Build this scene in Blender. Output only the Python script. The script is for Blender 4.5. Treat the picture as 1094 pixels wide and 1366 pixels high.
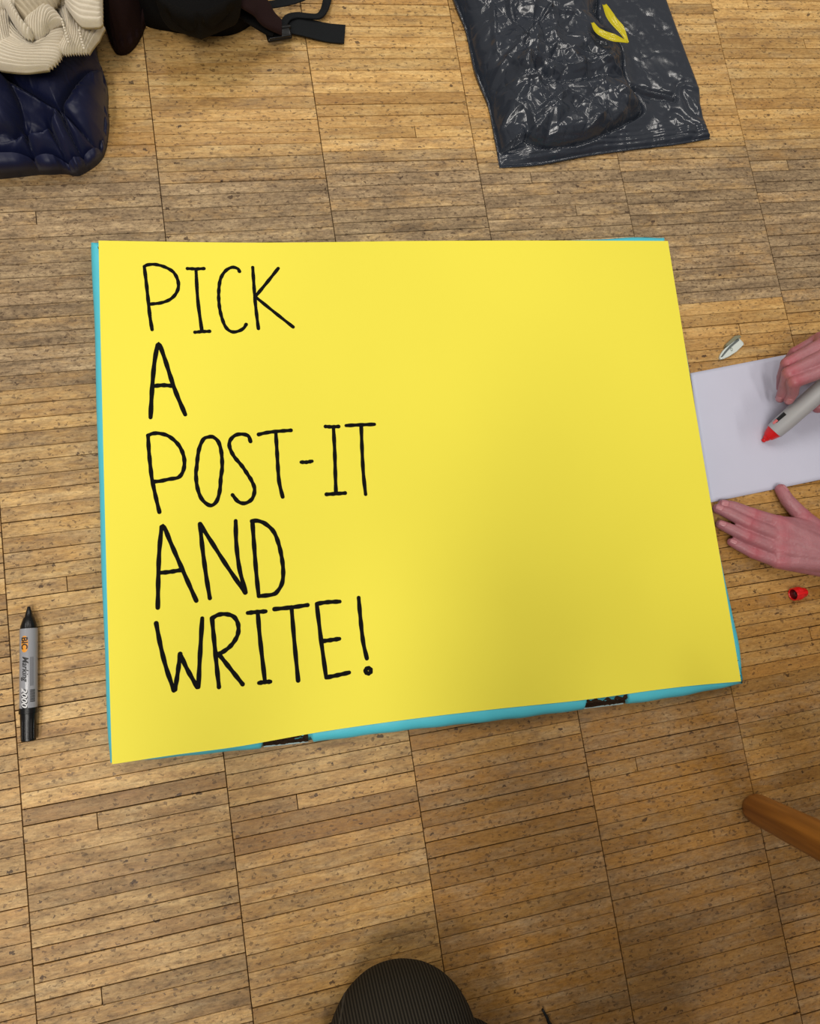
import bpy, bmesh, math, random
import numpy as np
from mathutils import Vector, Matrix, Euler
from mathutils.bvhtree import BVHTree

for o in list(bpy.data.objects):
    bpy.data.objects.remove(o, do_unlink=True)
scn = bpy.context.scene
COL = scn.collection
random.seed(7)
RNG = np.random.default_rng(11)

# ------------------------------------------------------------------ camera
FPX, CA, CB, CC, CX, CH = 937.2032, 0.166261649, -0.171225788, -0.126402142, 0.302003821, 0.853278180
def rotm(a, b, c):
    return Matrix.Rotation(c, 3, 'Z') @ Matrix.Rotation(a, 3, 'X') @ Matrix.Rotation(b, 3, 'Y')
RC = rotm(CA, CB, CC)
cam = bpy.data.cameras.new('camera')
camo = bpy.data.objects.new('camera', cam)
COL.objects.link(camo)
camo.matrix_world = Matrix.Translation((CX, 0, CH)) @ RC.to_4x4()
cam.sensor_fit = 'HORIZONTAL'; cam.sensor_width = 36; cam.lens = FPX / 1094 * 36
cam.clip_start = 0.02
scn.camera = camo

# ------------------------------------------------------------------ light
w = bpy.data.worlds.new('room_light'); scn.world = w; w.use_nodes = True
w.node_tree.nodes['Background'].inputs[0].default_value = (1.0, 0.93, 0.86, 1)
w.node_tree.nodes['Background'].inputs[1].default_value = 0.22
def lamp(name, x, y, z, sx, sy, e, col=(1, .95, .88), rz=0):
    l = bpy.data.lights.new(name, 'AREA'); l.shape = 'RECTANGLE'; l.size = sx; l.size_y = sy
    l.energy = e; l.color = col
    o = bpy.data.objects.new(name, l); COL.objects.link(o)
    o.location = (x, y, z); o.rotation_euler = (0, 0, rz)
    return o
# long ceiling fittings, two rows
lamp('ceiling_light', -1.2, 1.8, 2.6, 0.25, 1.3, 19)
lamp('ceiling_light', 0.4, 1.9, 2.6, 0.25, 1.3, 18)
lamp('ceiling_light', 2.1, 1.8, 2.6, 0.25, 1.3, 17)
lamp('ceiling_light', -0.75, -0.80, 2.6, 0.22, 0.9, 23)
lamp('ceiling_light', 0.02, -0.78, 2.6, 0.22, 0.9, 20)
lamp('ceiling_light', 0.74, -0.85, 2.6, 0.22, 0.9, 11)
scn.view_settings.view_transform = 'Standard'
scn.view_settings.look = 'None'
scn.view_settings.exposure = 0.10
scn.view_settings.gamma = 1.0
scn.view_settings.use_curve_mapping = False

# ------------------------------------------------------------------ helpers
def at(px, py, z=0.0):
    d = RC @ Vector(((px - 547) / FPX, -(py - 683) / FPX, -1.0))
    t = (z - CH) / d.z
    return Vector((CX + d.x * t, d.y * t, z))
def topx(p):
    d = RC.transposed() @ (Vector(p) - Vector((CX, 0, CH)))
    return 547 - d.x / d.z * FPX, 683 + d.y / d.z * FPX
def s2l(r, g, b):
    f = lambda c: ((c / 255 + .055) / 1.055) ** 2.4 if c > 10 else c / 255 / 12.92
    return (f(r), f(g), f(b), 1)
def link(o, parent=None):
    COL.objects.link(o)
    if parent is not None:
        o.parent = parent
    return o
def mobj(name, me, mat=None, parent=None, smooth=False):
    if mat is not None:
        if isinstance(mat, (list, tuple)):
            for m in mat: me.materials.append(m)
        else: me.materials.append(mat)
    if smooth:
        me.polygons.foreach_set('use_smooth', [True] * len(me.polygons))
    me.update()
    o = bpy.data.objects.new(name, me)
    link(o, parent)
    return o
def meshd(name, V, F):
    me = bpy.data.meshes.new(name)
    me.from_pydata([tuple(v) for v in V], [], [tuple(f) for f in F]); me.validate()
    return me
def bm2me(name, bm):
    bmesh.ops.recalc_face_normals(bm, faces=bm.faces)
    me = bpy.data.meshes.new(name); bm.to_mesh(me); bm.free(); return me
def tag(o, label=None, cat=None, group=None, kind=None):
    if label: o['label'] = label
    if cat: o['category'] = cat
    if group: o['group'] = group
    if kind: o['kind'] = kind
    return o
def thing(name, label, cat, loc, group=None):
    o = bpy.data.objects.new(name, None); link(o); o.empty_display_size = .05
    o.location = loc
    bpy.context.view_layer.update()
    return tag(o, label, cat, group)
def pobj(name, me, mat, root, smooth=False):
    """part whose mesh is in world coordinates, under a root placed by pure translation"""
    me.transform(Matrix.Translation(-Vector(root.location)))
    return mobj(name, me, mat, root, smooth)
def mobj_at(name, me, mat, base, smooth=False):
    """top-level single-mesh thing: origin moved to its base"""
    me.transform(Matrix.Translation(-Vector(base)))
    o = mobj(name, me, mat, None, smooth); o.location = base
    return o

# materials --------------------------------------------------------
def nodes(name):
    m = bpy.data.materials.new(name); m.use_nodes = True
    nt = m.node_tree; b = nt.nodes['Principled BSDF']
    return m, nt, b
def N(nt, t, **kw):
    n = nt.nodes.new(t)
    for k, v in kw.items():
        if k.startswith('i_'): n.inputs[k[2:].replace('_', ' ')].default_value = v
        else: setattr(n, k, v)
    return n
def simple(name, col, rough=.5, spec=.5, noise=0, nscale=50, bump=0, bscale=200, sheen=0, metal=0, coat=0):
    m, nt, b = nodes(name)
    b.inputs['Base Color'].default_value = col
    b.inputs['Roughness'].default_value = rough
    b.inputs['Specular IOR Level'].default_value = spec
    b.inputs['Metallic'].default_value = metal
    b.inputs['Sheen Weight'].default_value = sheen
    b.inputs['Coat Weight'].default_value = coat
    tc = N(nt, 'ShaderNodeTexCoord')
    if noise:
        n = N(nt, 'ShaderNodeTexNoise'); n.inputs['Scale'].default_value = nscale; n.inputs['Detail'].default_value = 4
        nt.links.new(tc.outputs['Object'], n.inputs['Vector'])
        mx = N(nt, 'ShaderNodeMix', data_type='RGBA')
        mx.inputs[6].default_value = tuple(c * (1 - noise) for c in col[:3]) + (1,)
        mx.inputs[7].default_value = tuple(min(1, c * (1 + noise)) for c in col[:3]) + (1,)
        nt.links.new(n.outputs['Fac'], mx.inputs[0]); nt.links.new(mx.outputs[2], b.inputs['Base Color'])
    if bump:
        n = N(nt, 'ShaderNodeTexNoise'); n.inputs['Scale'].default_value = bscale; n.inputs['Detail'].default_value = 3
        nt.links.new(tc.outputs['Object'], n.inputs['Vector'])
        bp = N(nt, 'ShaderNodeBump'); bp.inputs['Strength'].default_value = bump; bp.inputs['Distance'].default_value = .002
        nt.links.new(n.outputs['Fac'], bp.inputs['Height']); nt.links.new(bp.outputs['Normal'], b.inputs['Normal'])
    return m

def oak():
    m, nt, b = nodes('oak_stave')
    L = nt.links.new
    geo = N(nt, 'ShaderNodeNewGeometry')
    def attr(nm):
        a = N(nt, 'ShaderNodeAttribute', attribute_type='OBJECT', attribute_name=nm)
        g = N(nt, 'ShaderNodeAttribute', attribute_type='GEOMETRY', attribute_name=nm)
        s = N(nt, 'ShaderNodeMath', operation='ADD'); L(a.outputs['Fac'], s.inputs[0]); L(g.outputs['Fac'], s.inputs[1])
        return s.outputs[0]
    tone, worn, hue_shade = attr('tone'), attr('worn'), attr('hue_shade')
    # per-stave offset so that grain does not run across joints
    off = N(nt, 'ShaderNodeCombineXYZ'); sc = N(nt, 'ShaderNodeMath', operation='MULTIPLY'); sc.inputs[1].default_value = 37
    L(tone, sc.inputs[0]); L(sc.outputs[0], off.inputs[0]); L(sc.outputs[0], off.inputs[2])
    add = N(nt, 'ShaderNodeVectorMath', operation='ADD'); L(geo.outputs['Position'], add.inputs[0]); L(off.outputs[0], add.inputs[1])
    def noise(vec, s, sx=1, sy=1, det=4, rough=.6):
        mp = N(nt, 'ShaderNodeMapping'); mp.inputs['Scale'].default_value = (s * sx, s * sy, s)
        L(vec, mp.inputs['Vector'])
        n = N(nt, 'ShaderNodeTexNoise'); n.inputs['Scale'].default_value = 1; n.inputs['Detail'].default_value = det; n.inputs['Roughness'].default_value = rough
        L(mp.outputs[0], n.inputs['Vector']); return n.outputs['Fac'], mp
    def ramp(fac, stops):
        r = N(nt, 'ShaderNodeValToRGB'); e = r.color_ramp.elements
        e[0].position, e[0].color = stops[0][0], stops[0][1]; e[1].position, e[1].color = stops[-1][0], stops[-1][1]
        for p, c in stops[1:-1]:
            x = e.new(p); x.color = c
        L(fac, r.inputs[0]); return r.outputs[0]
    def mix(fac, a, bb, bt='MIX'):
        x = N(nt, 'ShaderNodeMix', data_type='RGBA', blend_type=bt)
        for k, v in ((0, fac), (6, a), (7, bb)):
            if hasattr(v, 'is_linked'): L(v, x.inputs[k])
            else: x.inputs[k].default_value = v
        return x.outputs[2]
    g1, _ = noise(add.outputs[0], 60, .22, 1.5, 6, .7)       # long grain
    g2, _ = noise(add.outputs[0], 420, .25, 1.2, 3, .6)      # fine fibre
    base = ramp(g1, [(.30, s2l(182, 138, 79)), (.5, s2l(218, 176, 109)), (.72, s2l(238, 204, 140))])
    # random orange-brown drift between staves, plus shade painted in toward the lower right
    warm = mix(hue_shade, base, s2l(160, 112, 50), 'MIX')
    # worn staves: finish gone, grey-brown
    wcol = ramp(g1, [(.28, s2l(112, 93, 70)), (.5, s2l(160, 136, 104)), (.74, s2l(204, 178, 138))])
    wn, _ = noise(geo.outputs['Position'], 46, .5, 1.3, 6, .75)
    wf = N(nt, 'ShaderNodeMath', operation='MULTIPLY_ADD'); L(wn, wf.inputs[0]); wf.inputs[1].default_value = 2.4; wf.inputs[2].default_value = -1.2
    wa = N(nt, 'ShaderNodeMath', operation='ADD', use_clamp=True); L(wf.outputs[0], wa.inputs[0]); L(worn, wa.inputs[1])
    c = mix(wa.outputs[0], warm, wcol)
    # fibre darkening
    ff = ramp(g2, [(.35, (.74, .72, .68, 1)), (.6, (1.05, 1.05, 1.05, 1))])
    c = mix(.85, c, ff, 'MULTIPLY')
    g4, _ = noise(geo.outputs['Position'], 190, .7, 1.1, 6, .85)
    f4 = ramp(g4, [(.36, (.66, .62, .58, 1)), (.50, (1, 1, 1, 1)), (.66, (1.12, 1.12, 1.1, 1))])
    c = mix(.8, c, f4, 'MULTIPLY')
    # fine scratches over worn staves
    g3, _ = noise(geo.outputs['Position'], 260, .55, 1.0, 5, .8)
    f3 = ramp(g3, [(.38, (.52, .5, .48, 1)), (.5, (1, 1, 1, 1)), (.64, (1.22, 1.2, 1.16, 1))])
    c = mix(wa.outputs[0], c, mix(.8, c, f3, 'MULTIPLY'))
    # dents: small dark flecks
    def flecks(scl, sx, thr, keep, colr, c):
        mp = N(nt, 'ShaderNodeMapping'); mp.inputs['Scale'].default_value = (scl * sx, scl, scl); mp.inputs['Rotation'].default_value = (0, 0, .35)
        dn = N(nt, 'ShaderNodeTexNoise'); dn.inputs['Scale'].default_value = 260; L(geo.outputs['Position'], dn.inputs['Vector'])
        ad = N(nt, 'ShaderNodeVectorMath', operation='MULTIPLY_ADD'); L(dn.outputs['Color'], ad.inputs[0]); ad.inputs[1].default_value = (.0085, .0075, 0); L(geo.outputs['Position'], ad.inputs[2])
        L(ad.outputs[0], mp.inputs['Vector'])
        v = N(nt, 'ShaderNodeTexVoronoi', voronoi_dimensions='2D'); v.inputs['Scale'].default_value = 1; v.inputs['Randomness'].default_value = 1
        L(mp.outputs[0], v.inputs['Vector'])
        sp = N(nt, 'ShaderNodeSeparateColor'); L(v.outputs['Color'], sp.inputs[0])
        th = N(nt, 'ShaderNodeMath', operation='MULTIPLY'); L(sp.outputs[1], th.inputs[0]); th.inputs[1].default_value = thr
        d = N(nt, 'ShaderNodeMath', operation='LESS_THAN'); L(v.outputs['Distance'], d.inputs[0]); L(th.outputs[0], d.inputs[1])
        k = N(nt, 'ShaderNodeMath', operation='LESS_THAN'); L(sp.outputs[0], k.inputs[0]); k.inputs[1].default_value = keep
        mm = N(nt, 'ShaderNodeMath', operation='MULTIPLY'); L(d.outputs[0], mm.inputs[0]); L(k.outputs[0], mm.inputs[1])
        return mix(mm.outputs[0], c, colr), mm.outputs[0]
    cd = mix(.55, c, s2l(66, 44, 28))
    c, m1 = flecks(200, .5, .26, .8, cd, c)
    cd2 = mix(.8, c, s2l(58, 38, 24))
    c, m2 = flecks(80, .55, .15, .10, cd2, c)
    # dark smudges
    sm, _ = noise(add.outputs[0], 38, .45, 1.8, 7, .8)
    smr = ramp(sm, [(.54, (0, 0, 0, 1)), (.68, (1, 1, 1, 1))])
    smf = N(nt, 'ShaderNodeMath', operation='MULTIPLY'); L(smr, smf.inputs[0]); smf.inputs[1].default_value = .45
    c = mix(smf.outputs[0], c, s2l(104, 84, 66))
    # tone per stave
    tv = N(nt, 'ShaderNodeMapRange'); tv.inputs['To Min'].default_value = .80; tv.inputs['To Max'].default_value = 1.10; L(tone, tv.inputs['Value'])
    hs = N(nt, 'ShaderNodeHueSaturation'); hs.inputs['Saturation'].default_value = 1.0; L(c, hs.inputs['Color']); L(tv.outputs[0], hs.inputs['Value'])
    L(hs.outputs[0], b.inputs['Base Color'])
    rr = N(nt, 'ShaderNodeMapRange'); rr.inputs['To Min'].default_value = .38; rr.inputs['To Max'].default_value = .68; L(wa.outputs[0], rr.inputs['Value']); L(rr.outputs[0], b.inputs['Roughness'])
    b.inputs['Specular IOR Level'].default_value = .35
    bp = N(nt, 'ShaderNodeBump'); bp.inputs['Strength'].default_value = .35; bp.inputs['Distance'].default_value = .0008
    hh = N(nt, 'ShaderNodeMath', operation='SUBTRACT'); L(g2, hh.inputs[0]); L(m1, hh.inputs[1]); L(hh.outputs[0], bp.inputs['Height'])
    L(bp.outputs[0], b.inputs['Normal'])
    return m

M = {}
M['oak'] = oak()
M['gap'] = simple('joint_dirt', s2l(66, 48, 30), .95, .1)
M['yellow'] = simple('yellow_card', (.90, .80, .07, 1), .62, .25, noise=.015, nscale=6, bump=.04, bscale=900)
M['cyan'] = simple('cyan_paint', s2l(84, 196, 214), .42, .4, noise=.08, nscale=30, bump=.15, bscale=120)
M['ink'] = simple('black_ink', s2l(13, 13, 12), .8, .1)
M['torn'] = simple('torn_card', s2l(52, 38, 26), .95, .1, noise=.5, nscale=200, bump=.6, bscale=500)
M['tear'] = simple('torn_paper_edge', s2l(190, 215, 215), .9, .1)
M['white'] = simple('white_paper', s2l(198, 199, 217), .6, .25, noise=.02, nscale=25, bump=.08, bscale=250)
M['black_plastic'] = simple('black_plastic', s2l(10, 10, 11), .3, .4)
M['black_gloss'] = simple('felt_black', s2l(12, 12, 12), .6, .3)
M['silver'] = simple('silver_grey_plastic', s2l(150, 151, 156), .26, .6)
M['grey'] = simple('light_grey_plastic', s2l(168, 168, 170), .42, .4)
M['orange'] = simple('orange_print', s2l(226, 150, 40), .4)
M['print'] = simple('black_print', s2l(20, 20, 22), .5)
M['whiteprint'] = simple('white_print', s2l(225, 225, 225), .5)
M['darkprint'] = simple('grey_print', s2l(96, 97, 102), .5)
M['red'] = simple('red_plastic', s2l(215, 24, 26), .3, .5)
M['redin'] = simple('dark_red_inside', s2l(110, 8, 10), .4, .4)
M['pink'] = simple('pink_print', s2l(226, 120, 120), .5)
M['clear'] = simple('milky_plastic', s2l(208, 216, 210), .3, .5)
M['greyfin'] = simple('smoky_clear_plastic', s2l(128, 128, 104), .25, .6)
M['navy'] = simple('navy_nylon', s2l(11, 18, 52), .5, .35, noise=.1, nscale=20, bump=.2, bscale=70, sheen=.05)
M['bpack'] = simple('black_cordura', s2l(8, 7, 7), .9, .2, bump=.4, bscale=700)
M['maroon'] = simple('maroon_padding', s2l(34, 17, 17), .85, .2, bump=.3, bscale=700)
M['webbing'] = simple('black_webbing', s2l(10, 14, 17), .75, .25, bump=.5, bscale=900)
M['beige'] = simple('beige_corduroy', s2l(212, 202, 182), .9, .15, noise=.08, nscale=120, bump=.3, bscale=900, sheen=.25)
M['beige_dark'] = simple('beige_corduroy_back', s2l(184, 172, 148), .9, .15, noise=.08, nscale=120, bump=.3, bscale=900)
M['drawstring'] = simple('yellow_film', s2l(196, 182, 22), .25, .5, bump=.2, bscale=120)
M['trouser'] = simple('olive_corduroy', s2l(62, 56, 46), .95, .1, noise=.15, nscale=60, sheen=.1)
M['sweater'] = simple('dark_grey_knit', s2l(60, 60, 66), .9, .1, bump=.4, bscale=300)
M['hair'] = simple('brown_hair', s2l(52, 36, 26), .6, .3, bump=.5, bscale=200)
M['shoe'] = simple('black_shoe', s2l(20, 20, 20), .5, .3)
def wood():
    m, nt, b = nodes('varnished_wood'); L = nt.links.new
    tc = N(nt, 'ShaderNodeTexCoord'); mp = N(nt, 'ShaderNodeMapping'); mp.inputs['Scale'].default_value = (90, 90, 5)
    L(tc.outputs['Object'], mp.inputs['Vector'])
    n = N(nt, 'ShaderNodeTexNoise'); n.inputs['Scale'].default_value = 1.2; n.inputs['Detail'].default_value = 6; L(mp.outputs[0], n.inputs['Vector'])
    r = N(nt, 'ShaderNodeValToRGB'); r.color_ramp.elements[0].position = .3; r.color_ramp.elements[0].color = s2l(124, 72, 20)
    r.color_ramp.elements[1].position = .7; r.color_ramp.elements[1].color = s2l(174, 112, 44)
    L(n.outputs['Fac'], r.inputs[0]); L(r.outputs[0], b.inputs['Base Color']); b.inputs['Roughness'].default_value = .4
    return m
M['wood'] = wood()
def bagmat():
    m, nt, b = nodes('grey_bin_liner'); L = nt.links.new
    b.inputs['Base Color'].default_value = s2l(44, 49, 58)
    b.inputs['Roughness'].default_value = .2; b.inputs['Specular IOR Level'].default_value = .5
    tc = N(nt, 'ShaderNodeTexCoord')
    v = N(nt, 'ShaderNodeTexVoronoi', feature='DISTANCE_TO_EDGE'); v.inputs['Scale'].default_value = 26
    n = N(nt, 'ShaderNodeTexNoise'); n.inputs['Scale'].default_value = 14; n.inputs['Detail'].default_value = 3
    L(tc.outputs['Object'], n.inputs['Vector'])
    ad = N(nt, 'ShaderNodeVectorMath', operation='MULTIPLY_ADD'); ad.inputs[1].default_value = (.06, .06, .06)
    L(n.outputs['Color'], ad.inputs[0]); L(tc.outputs['Object'], ad.inputs[2]); L(ad.outputs[0], v.inputs['Vector'])
    n2 = N(nt, 'ShaderNodeTexNoise'); n2.inputs['Scale'].default_value = 75; n2.inputs['Detail'].default_value = 4; L(tc.outputs['Object'], n2.inputs['Vector'])
    mx = N(nt, 'ShaderNodeMath', operation='MULTIPLY_ADD'); mx.inputs[1].default_value = .35; L(n2.outputs['Fac'], mx.inputs[0])
    rg = N(nt, 'ShaderNodeMapRange'); rg.inputs['From Max'].default_value = .12; L(v.outputs['Distance'], rg.inputs['Value']); L(rg.outputs[0], mx.inputs[2])
    bp = N(nt, 'ShaderNodeBump'); bp.inputs['Strength'].default_value = .13; bp.inputs['Distance'].default_value = .003
    L(mx.outputs[0], bp.inputs['Height']); L(bp.outputs[0], b.inputs['Normal'])
    return m
M['bag'] = bagmat()
def skinmat():
    m, nt, b = nodes('skin'); L = nt.links.new
    g = N(nt, 'ShaderNodeAttribute', attribute_type='GEOMETRY', attribute_name='redness')
    tc = N(nt, 'ShaderNodeTexCoord')
    n = N(nt, 'ShaderNodeTexNoise'); n.inputs['Scale'].default_value = 70; n.inputs['Detail'].default_value = 4; L(tc.outputs['Object'], n.inputs['Vector'])
    mx = N(nt, 'ShaderNodeMix', data_type='RGBA'); mx.inputs[6].default_value = s2l(150, 98, 104); mx.inputs[7].default_value = s2l(180, 122, 128); L(n.outputs['Fac'], mx.inputs[0])
    m2 = N(nt, 'ShaderNodeMix', data_type='RGBA'); m2.inputs[7].default_value = s2l(178, 80, 92); L(mx.outputs[2], m2.inputs[6]); L(g.outputs['Fac'], m2.inputs[0])
    L(m2.outputs[2], b.inputs['Base Color'])
    b.inputs['Roughness'].default_value = .42; b.inputs['Specular IOR Level'].default_value = .4
    b.inputs['Subsurface Weight'].default_value = .12; b.inputs['Subsurface Radius'].default_value = (.01, .004, .003); b.inputs['Subsurface Scale'].default_value = .4
    n2 = N(nt, 'ShaderNodeTexNoise'); n2.inputs['Scale'].default_value = 330; n2.inputs['Detail'].default_value = 4; L(tc.outputs['Object'], n2.inputs['Vector'])
    n3 = N(nt, 'ShaderNodeTexNoise'); n3.inputs['Scale'].default_value = 60; n3.inputs['Detail'].default_value = 3; L(tc.outputs['Object'], n3.inputs['Vector'])
    s = N(nt, 'ShaderNodeMath', operation='MULTIPLY_ADD'); s.inputs[1].default_value = 2.0; L(n3.outputs['Fac'], s.inputs[0]); L(n2.outputs['Fac'], s.inputs[2])
    bp = N(nt, 'ShaderNodeBump'); bp.inputs['Strength'].default_value = .35; bp.inputs['Distance'].default_value = .0015
    L(s.outputs[0], bp.inputs['Height']); L(bp.outputs[0], b.inputs['Normal'])
    return m
M['skin'] = skinmat()
M['nail'] = simple('fingernail', s2l(182, 120, 126), .3, .45)

# geometry helpers ---------------------------------------------------
def resample(poly, n):
    P = np.array([tuple(p) for p in poly], float)
    # smooth by Catmull-Rom first if more than 2 points
    if len(P) > 2:
        Q = []
        E = np.vstack([2 * P[0] - P[1], P, 2 * P[-1] - P[-2]])
        for i in range(1, len(E) - 2):
            for t in np.linspace(0, 1, 12, endpoint=False):
                p0, p1, p2, p3 = E[i - 1], E[i], E[i + 1], E[i + 2]
                Q.append(.5 * ((2 * p1) + (-p0 + p2) * t + (2 * p0 - 5 * p1 + 4 * p2 - p3) * t * t + (-p0 + 3 * p1 - 3 * p2 + p3) * t ** 3))
        Q.append(P[-1]); P = np.array(Q)
    s = np.r_[0, np.cumsum(np.linalg.norm(np.diff(P, axis=0), axis=1))]
    x = np.linspace(0, s[-1], n)
    return np.stack([np.interp(x, s, P[:, k]) for k in range(P.shape[1])], 1)
def coons(bot, right, top, left, nu, nv):
    """bot/top run along u, left/right along v. returns (nv,nu,dim)"""
    B, T = resample(bot, nu), resample(top, nu); Lf, R = resample(left, nv), resample(right, nv)
    u = np.linspace(0, 1, nu)[None, :, None]; v = np.linspace(0, 1, nv)[:, None, None]
    return ((1 - v) * B[None] + v * T[None] + (1 - u) * Lf[:, None] + u * R[:, None]
            - (1 - u) * (1 - v) * B[0] - u * (1 - v) * B[-1] - (1 - u) * v * T[0] - u * v * T[-1])
def dist(P, poly):
    """distance from points P(...,2) to polyline"""
    A = np.array([tuple(p)[:2] for p in poly], float); out = np.full(P.shape[:-1], 1e9)
    for a, b in zip(A[:-1], A[1:]):
        ab = b - a; t = np.clip(((P - a) @ ab) / max(ab @ ab, 1e-12), 0, 1)
        out = np.minimum(out, np.linalg.norm(P - (a + t[..., None] * ab), axis=-1))
    return out
def inside(P, poly):
    A = np.array([tuple(p)[:2] for p in poly], float); c = np.zeros(P.shape[:-1], bool)
    x, y = P[..., 0], P[..., 1]
    for (x1, y1), (x2, y2) in zip(A, np.roll(A, -1, 0)):
        if y1 == y2: continue
        c ^= ((y1 > y) != (y2 > y)) & (x < (x2 - x1) * (y - y1) / (y2 - y1) + x1)
    return c
def gridmesh(name, G, bottom=None):
    """G (nv,nu,3) surface; closed by a skirt to z=bottom when given"""
    nv, nu, _ = G.shape
    V = G.reshape(-1, 3).tolist(); F = []
    idx = lambda j, i: j * nu + i
    for j in range(nv - 1):
        for i in range(nu - 1):
            F.append((idx(j, i), idx(j, i + 1), idx(j + 1, i + 1), idx(j + 1, i)))
    if bottom is not None:
        ring = [(0, i) for i in range(nu)] + [(j, nu - 1) for j in range(1, nv)] + [(nv - 1, i) for i in range(nu - 2, -1, -1)] + [(j, 0) for j in range(nv - 2, 0, -1)]
        base = len(V)
        for j, i in ring:
            p = G[j, i]; V.append([p[0], p[1], bottom])
        n = len(ring)
        for k in range(n):
            a, b2 = idx(*ring[k]), idx(*ring[(k + 1) % n])
            F.append((b2, a, base + k, base + (k + 1) % n))
        F.append(tuple(base + k for k in range(n))[::-1])
    return meshd(name, V, F)
def vnoise(P, scale, seed=0, octs=3):
    """smooth value noise on P(...,2)"""
    out = 0; amp = 1; tot = 0
    for o in range(octs):
        r = np.random.default_rng(seed + o); T = r.random((64, 64))
        q = P * scale * 2 ** o; i = np.floor(q).astype(int); f = q - i; f = f * f * (3 - 2 * f)
        g = lambda a, b: T[(i[..., 0] + a) % 64, (i[..., 1] + b) % 64]
        out = out + amp * ((g(0, 0) * (1 - f[..., 0]) + g(1, 0) * f[..., 0]) * (1 - f[..., 1]) + (g(0, 1) * (1 - f[..., 0]) + g(1, 1) * f[..., 0]) * f[..., 1])
        tot += amp; amp *= .5
    return out / tot
def ribbon(points, width, z, thick=.00025, closed=False):
    """pen stroke with round ends as a thin slab; points are world (x,y)"""
    P = resample(points, max(8, int(len(points) * 9))) if len(points) > 2 else resample(points, 6)
    P = P[:, :2]
    n = len(P); T = np.gradient(P, axis=0); T /= np.linalg.norm(T, axis=1)[:, None] + 1e-12
    Nn = np.stack([-T[:, 1], T[:, 0]], 1)
    wv = width / 2 * (1 + .10 * np.sin(np.arange(n) * .7 + P[0, 0] * 90))
    left = [P[i] + Nn[i] * wv[i] for i in range(n)]; right = [P[i] - Nn[i] * wv[i] for i in range(n)]
    V, F = [], []
    for i in range(n):
        V += [(*left[i], z + thick), (*right[i], z + thick), (*left[i], z), (*right[i], z)]
    for i in range(n - 1):
        a, b2 = 4 * i, 4 * i + 4
        F += [(a, a + 1, b2 + 1, b2), (a, b2, b2 + 2, a + 2), (a + 1, a + 3, b2 + 3, b2 + 1)]
    for e, sgn in ((0, -1), (n - 1, 1)):
        c = len(V); ang0 = math.atan2(Nn[e][1], Nn[e][0])
        for k in range(9):
            a = ang0 - sgn * math.pi * k / 8
            V.append((P[e][0] + math.cos(a) * wv[e], P[e][1] + math.sin(a) * wv[e], z + thick))
        F.append(tuple(range(c, c + 9)))
    return V, F
def joinVF(parts):
    V, F = [], []
    for v, f in parts:
        o = len(V); V += [tuple(p) for p in v]; F += [tuple(i + o for i in q) for q in f]
    return V, F
def box(c, s, rz=0):
    bm = bmesh.new(); bmesh.ops.create_cube(bm, size=1)
    bmesh.ops.transform(bm, matrix=Matrix.Translation(c) @ Matrix.Rotation(rz, 4, 'Z') @ Matrix.Diagonal((*s, 1)), verts=bm.verts)
    return bm
def rbox(c, s, r, rot=None, seg=3):
    bm = bmesh.new(); bmesh.ops.create_cube(bm, size=1)
    bmesh.ops.transform(bm, matrix=Matrix.Diagonal((*s, 1)), verts=bm.verts)
    bmesh.ops.bevel(bm, geom=bm.edges[:], offset=r, segments=seg, profile=.5, affect='EDGES')
    mt = Matrix.Translation(c)
    if rot is not None: mt = mt @ rot.to_4x4()
    bmesh.ops.transform(bm, matrix=mt, verts=bm.verts)
    return bm
def frame(d):
    d = Vector(d).normalized(); a = Vector((0, 0, 1)) if abs(d.z) < .9 else Vector((1, 0, 0))
    x = a.cross(d).normalized(); y = d.cross(x); return x, y, d
def lathe(name, p0, d, prof, n=40, close0=True, close1=True):
    """prof: list of (t along d, radius)"""
    x, y, d = frame(d); p0 = Vector(p0); V, F = [], []
    for t, r in prof:
        for k in range(n):
            a = 2 * math.pi * k / n; V.append(p0 + d * t + x * (math.cos(a) * r) + y * (math.sin(a) * r))
    for j in range(len(prof) - 1):
        for k in range(n):
            F.append((j * n + k, j * n + (k + 1) % n, (j + 1) * n + (k + 1) % n, (j + 1) * n + k))
    if close0: F.append(tuple(range(n))[::-1])
    if close1: F.append(tuple((len(prof) - 1) * n + k for k in range(n)))
    bm = bmesh.new(); bv = [bm.verts.new(v) for v in V]
    for f in F: bm.faces.new([bv[i] for i in f])
    bmesh.ops.remove_doubles(bm, verts=bm.verts, dist=1e-6)
    return bm2me(name, bm)
def sharp(me, deg=35):
    me.polygons.foreach_set('use_smooth', [True] * len(me.polygons))
    bm = bmesh.new(); bm.from_mesh(me)
    for e in bm.edges:
        if len(e.link_faces) == 2 and e.calc_face_angle(0) > math.radians(deg): e.smooth = False
    bm.to_mesh(me); bm.free(); return me

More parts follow.
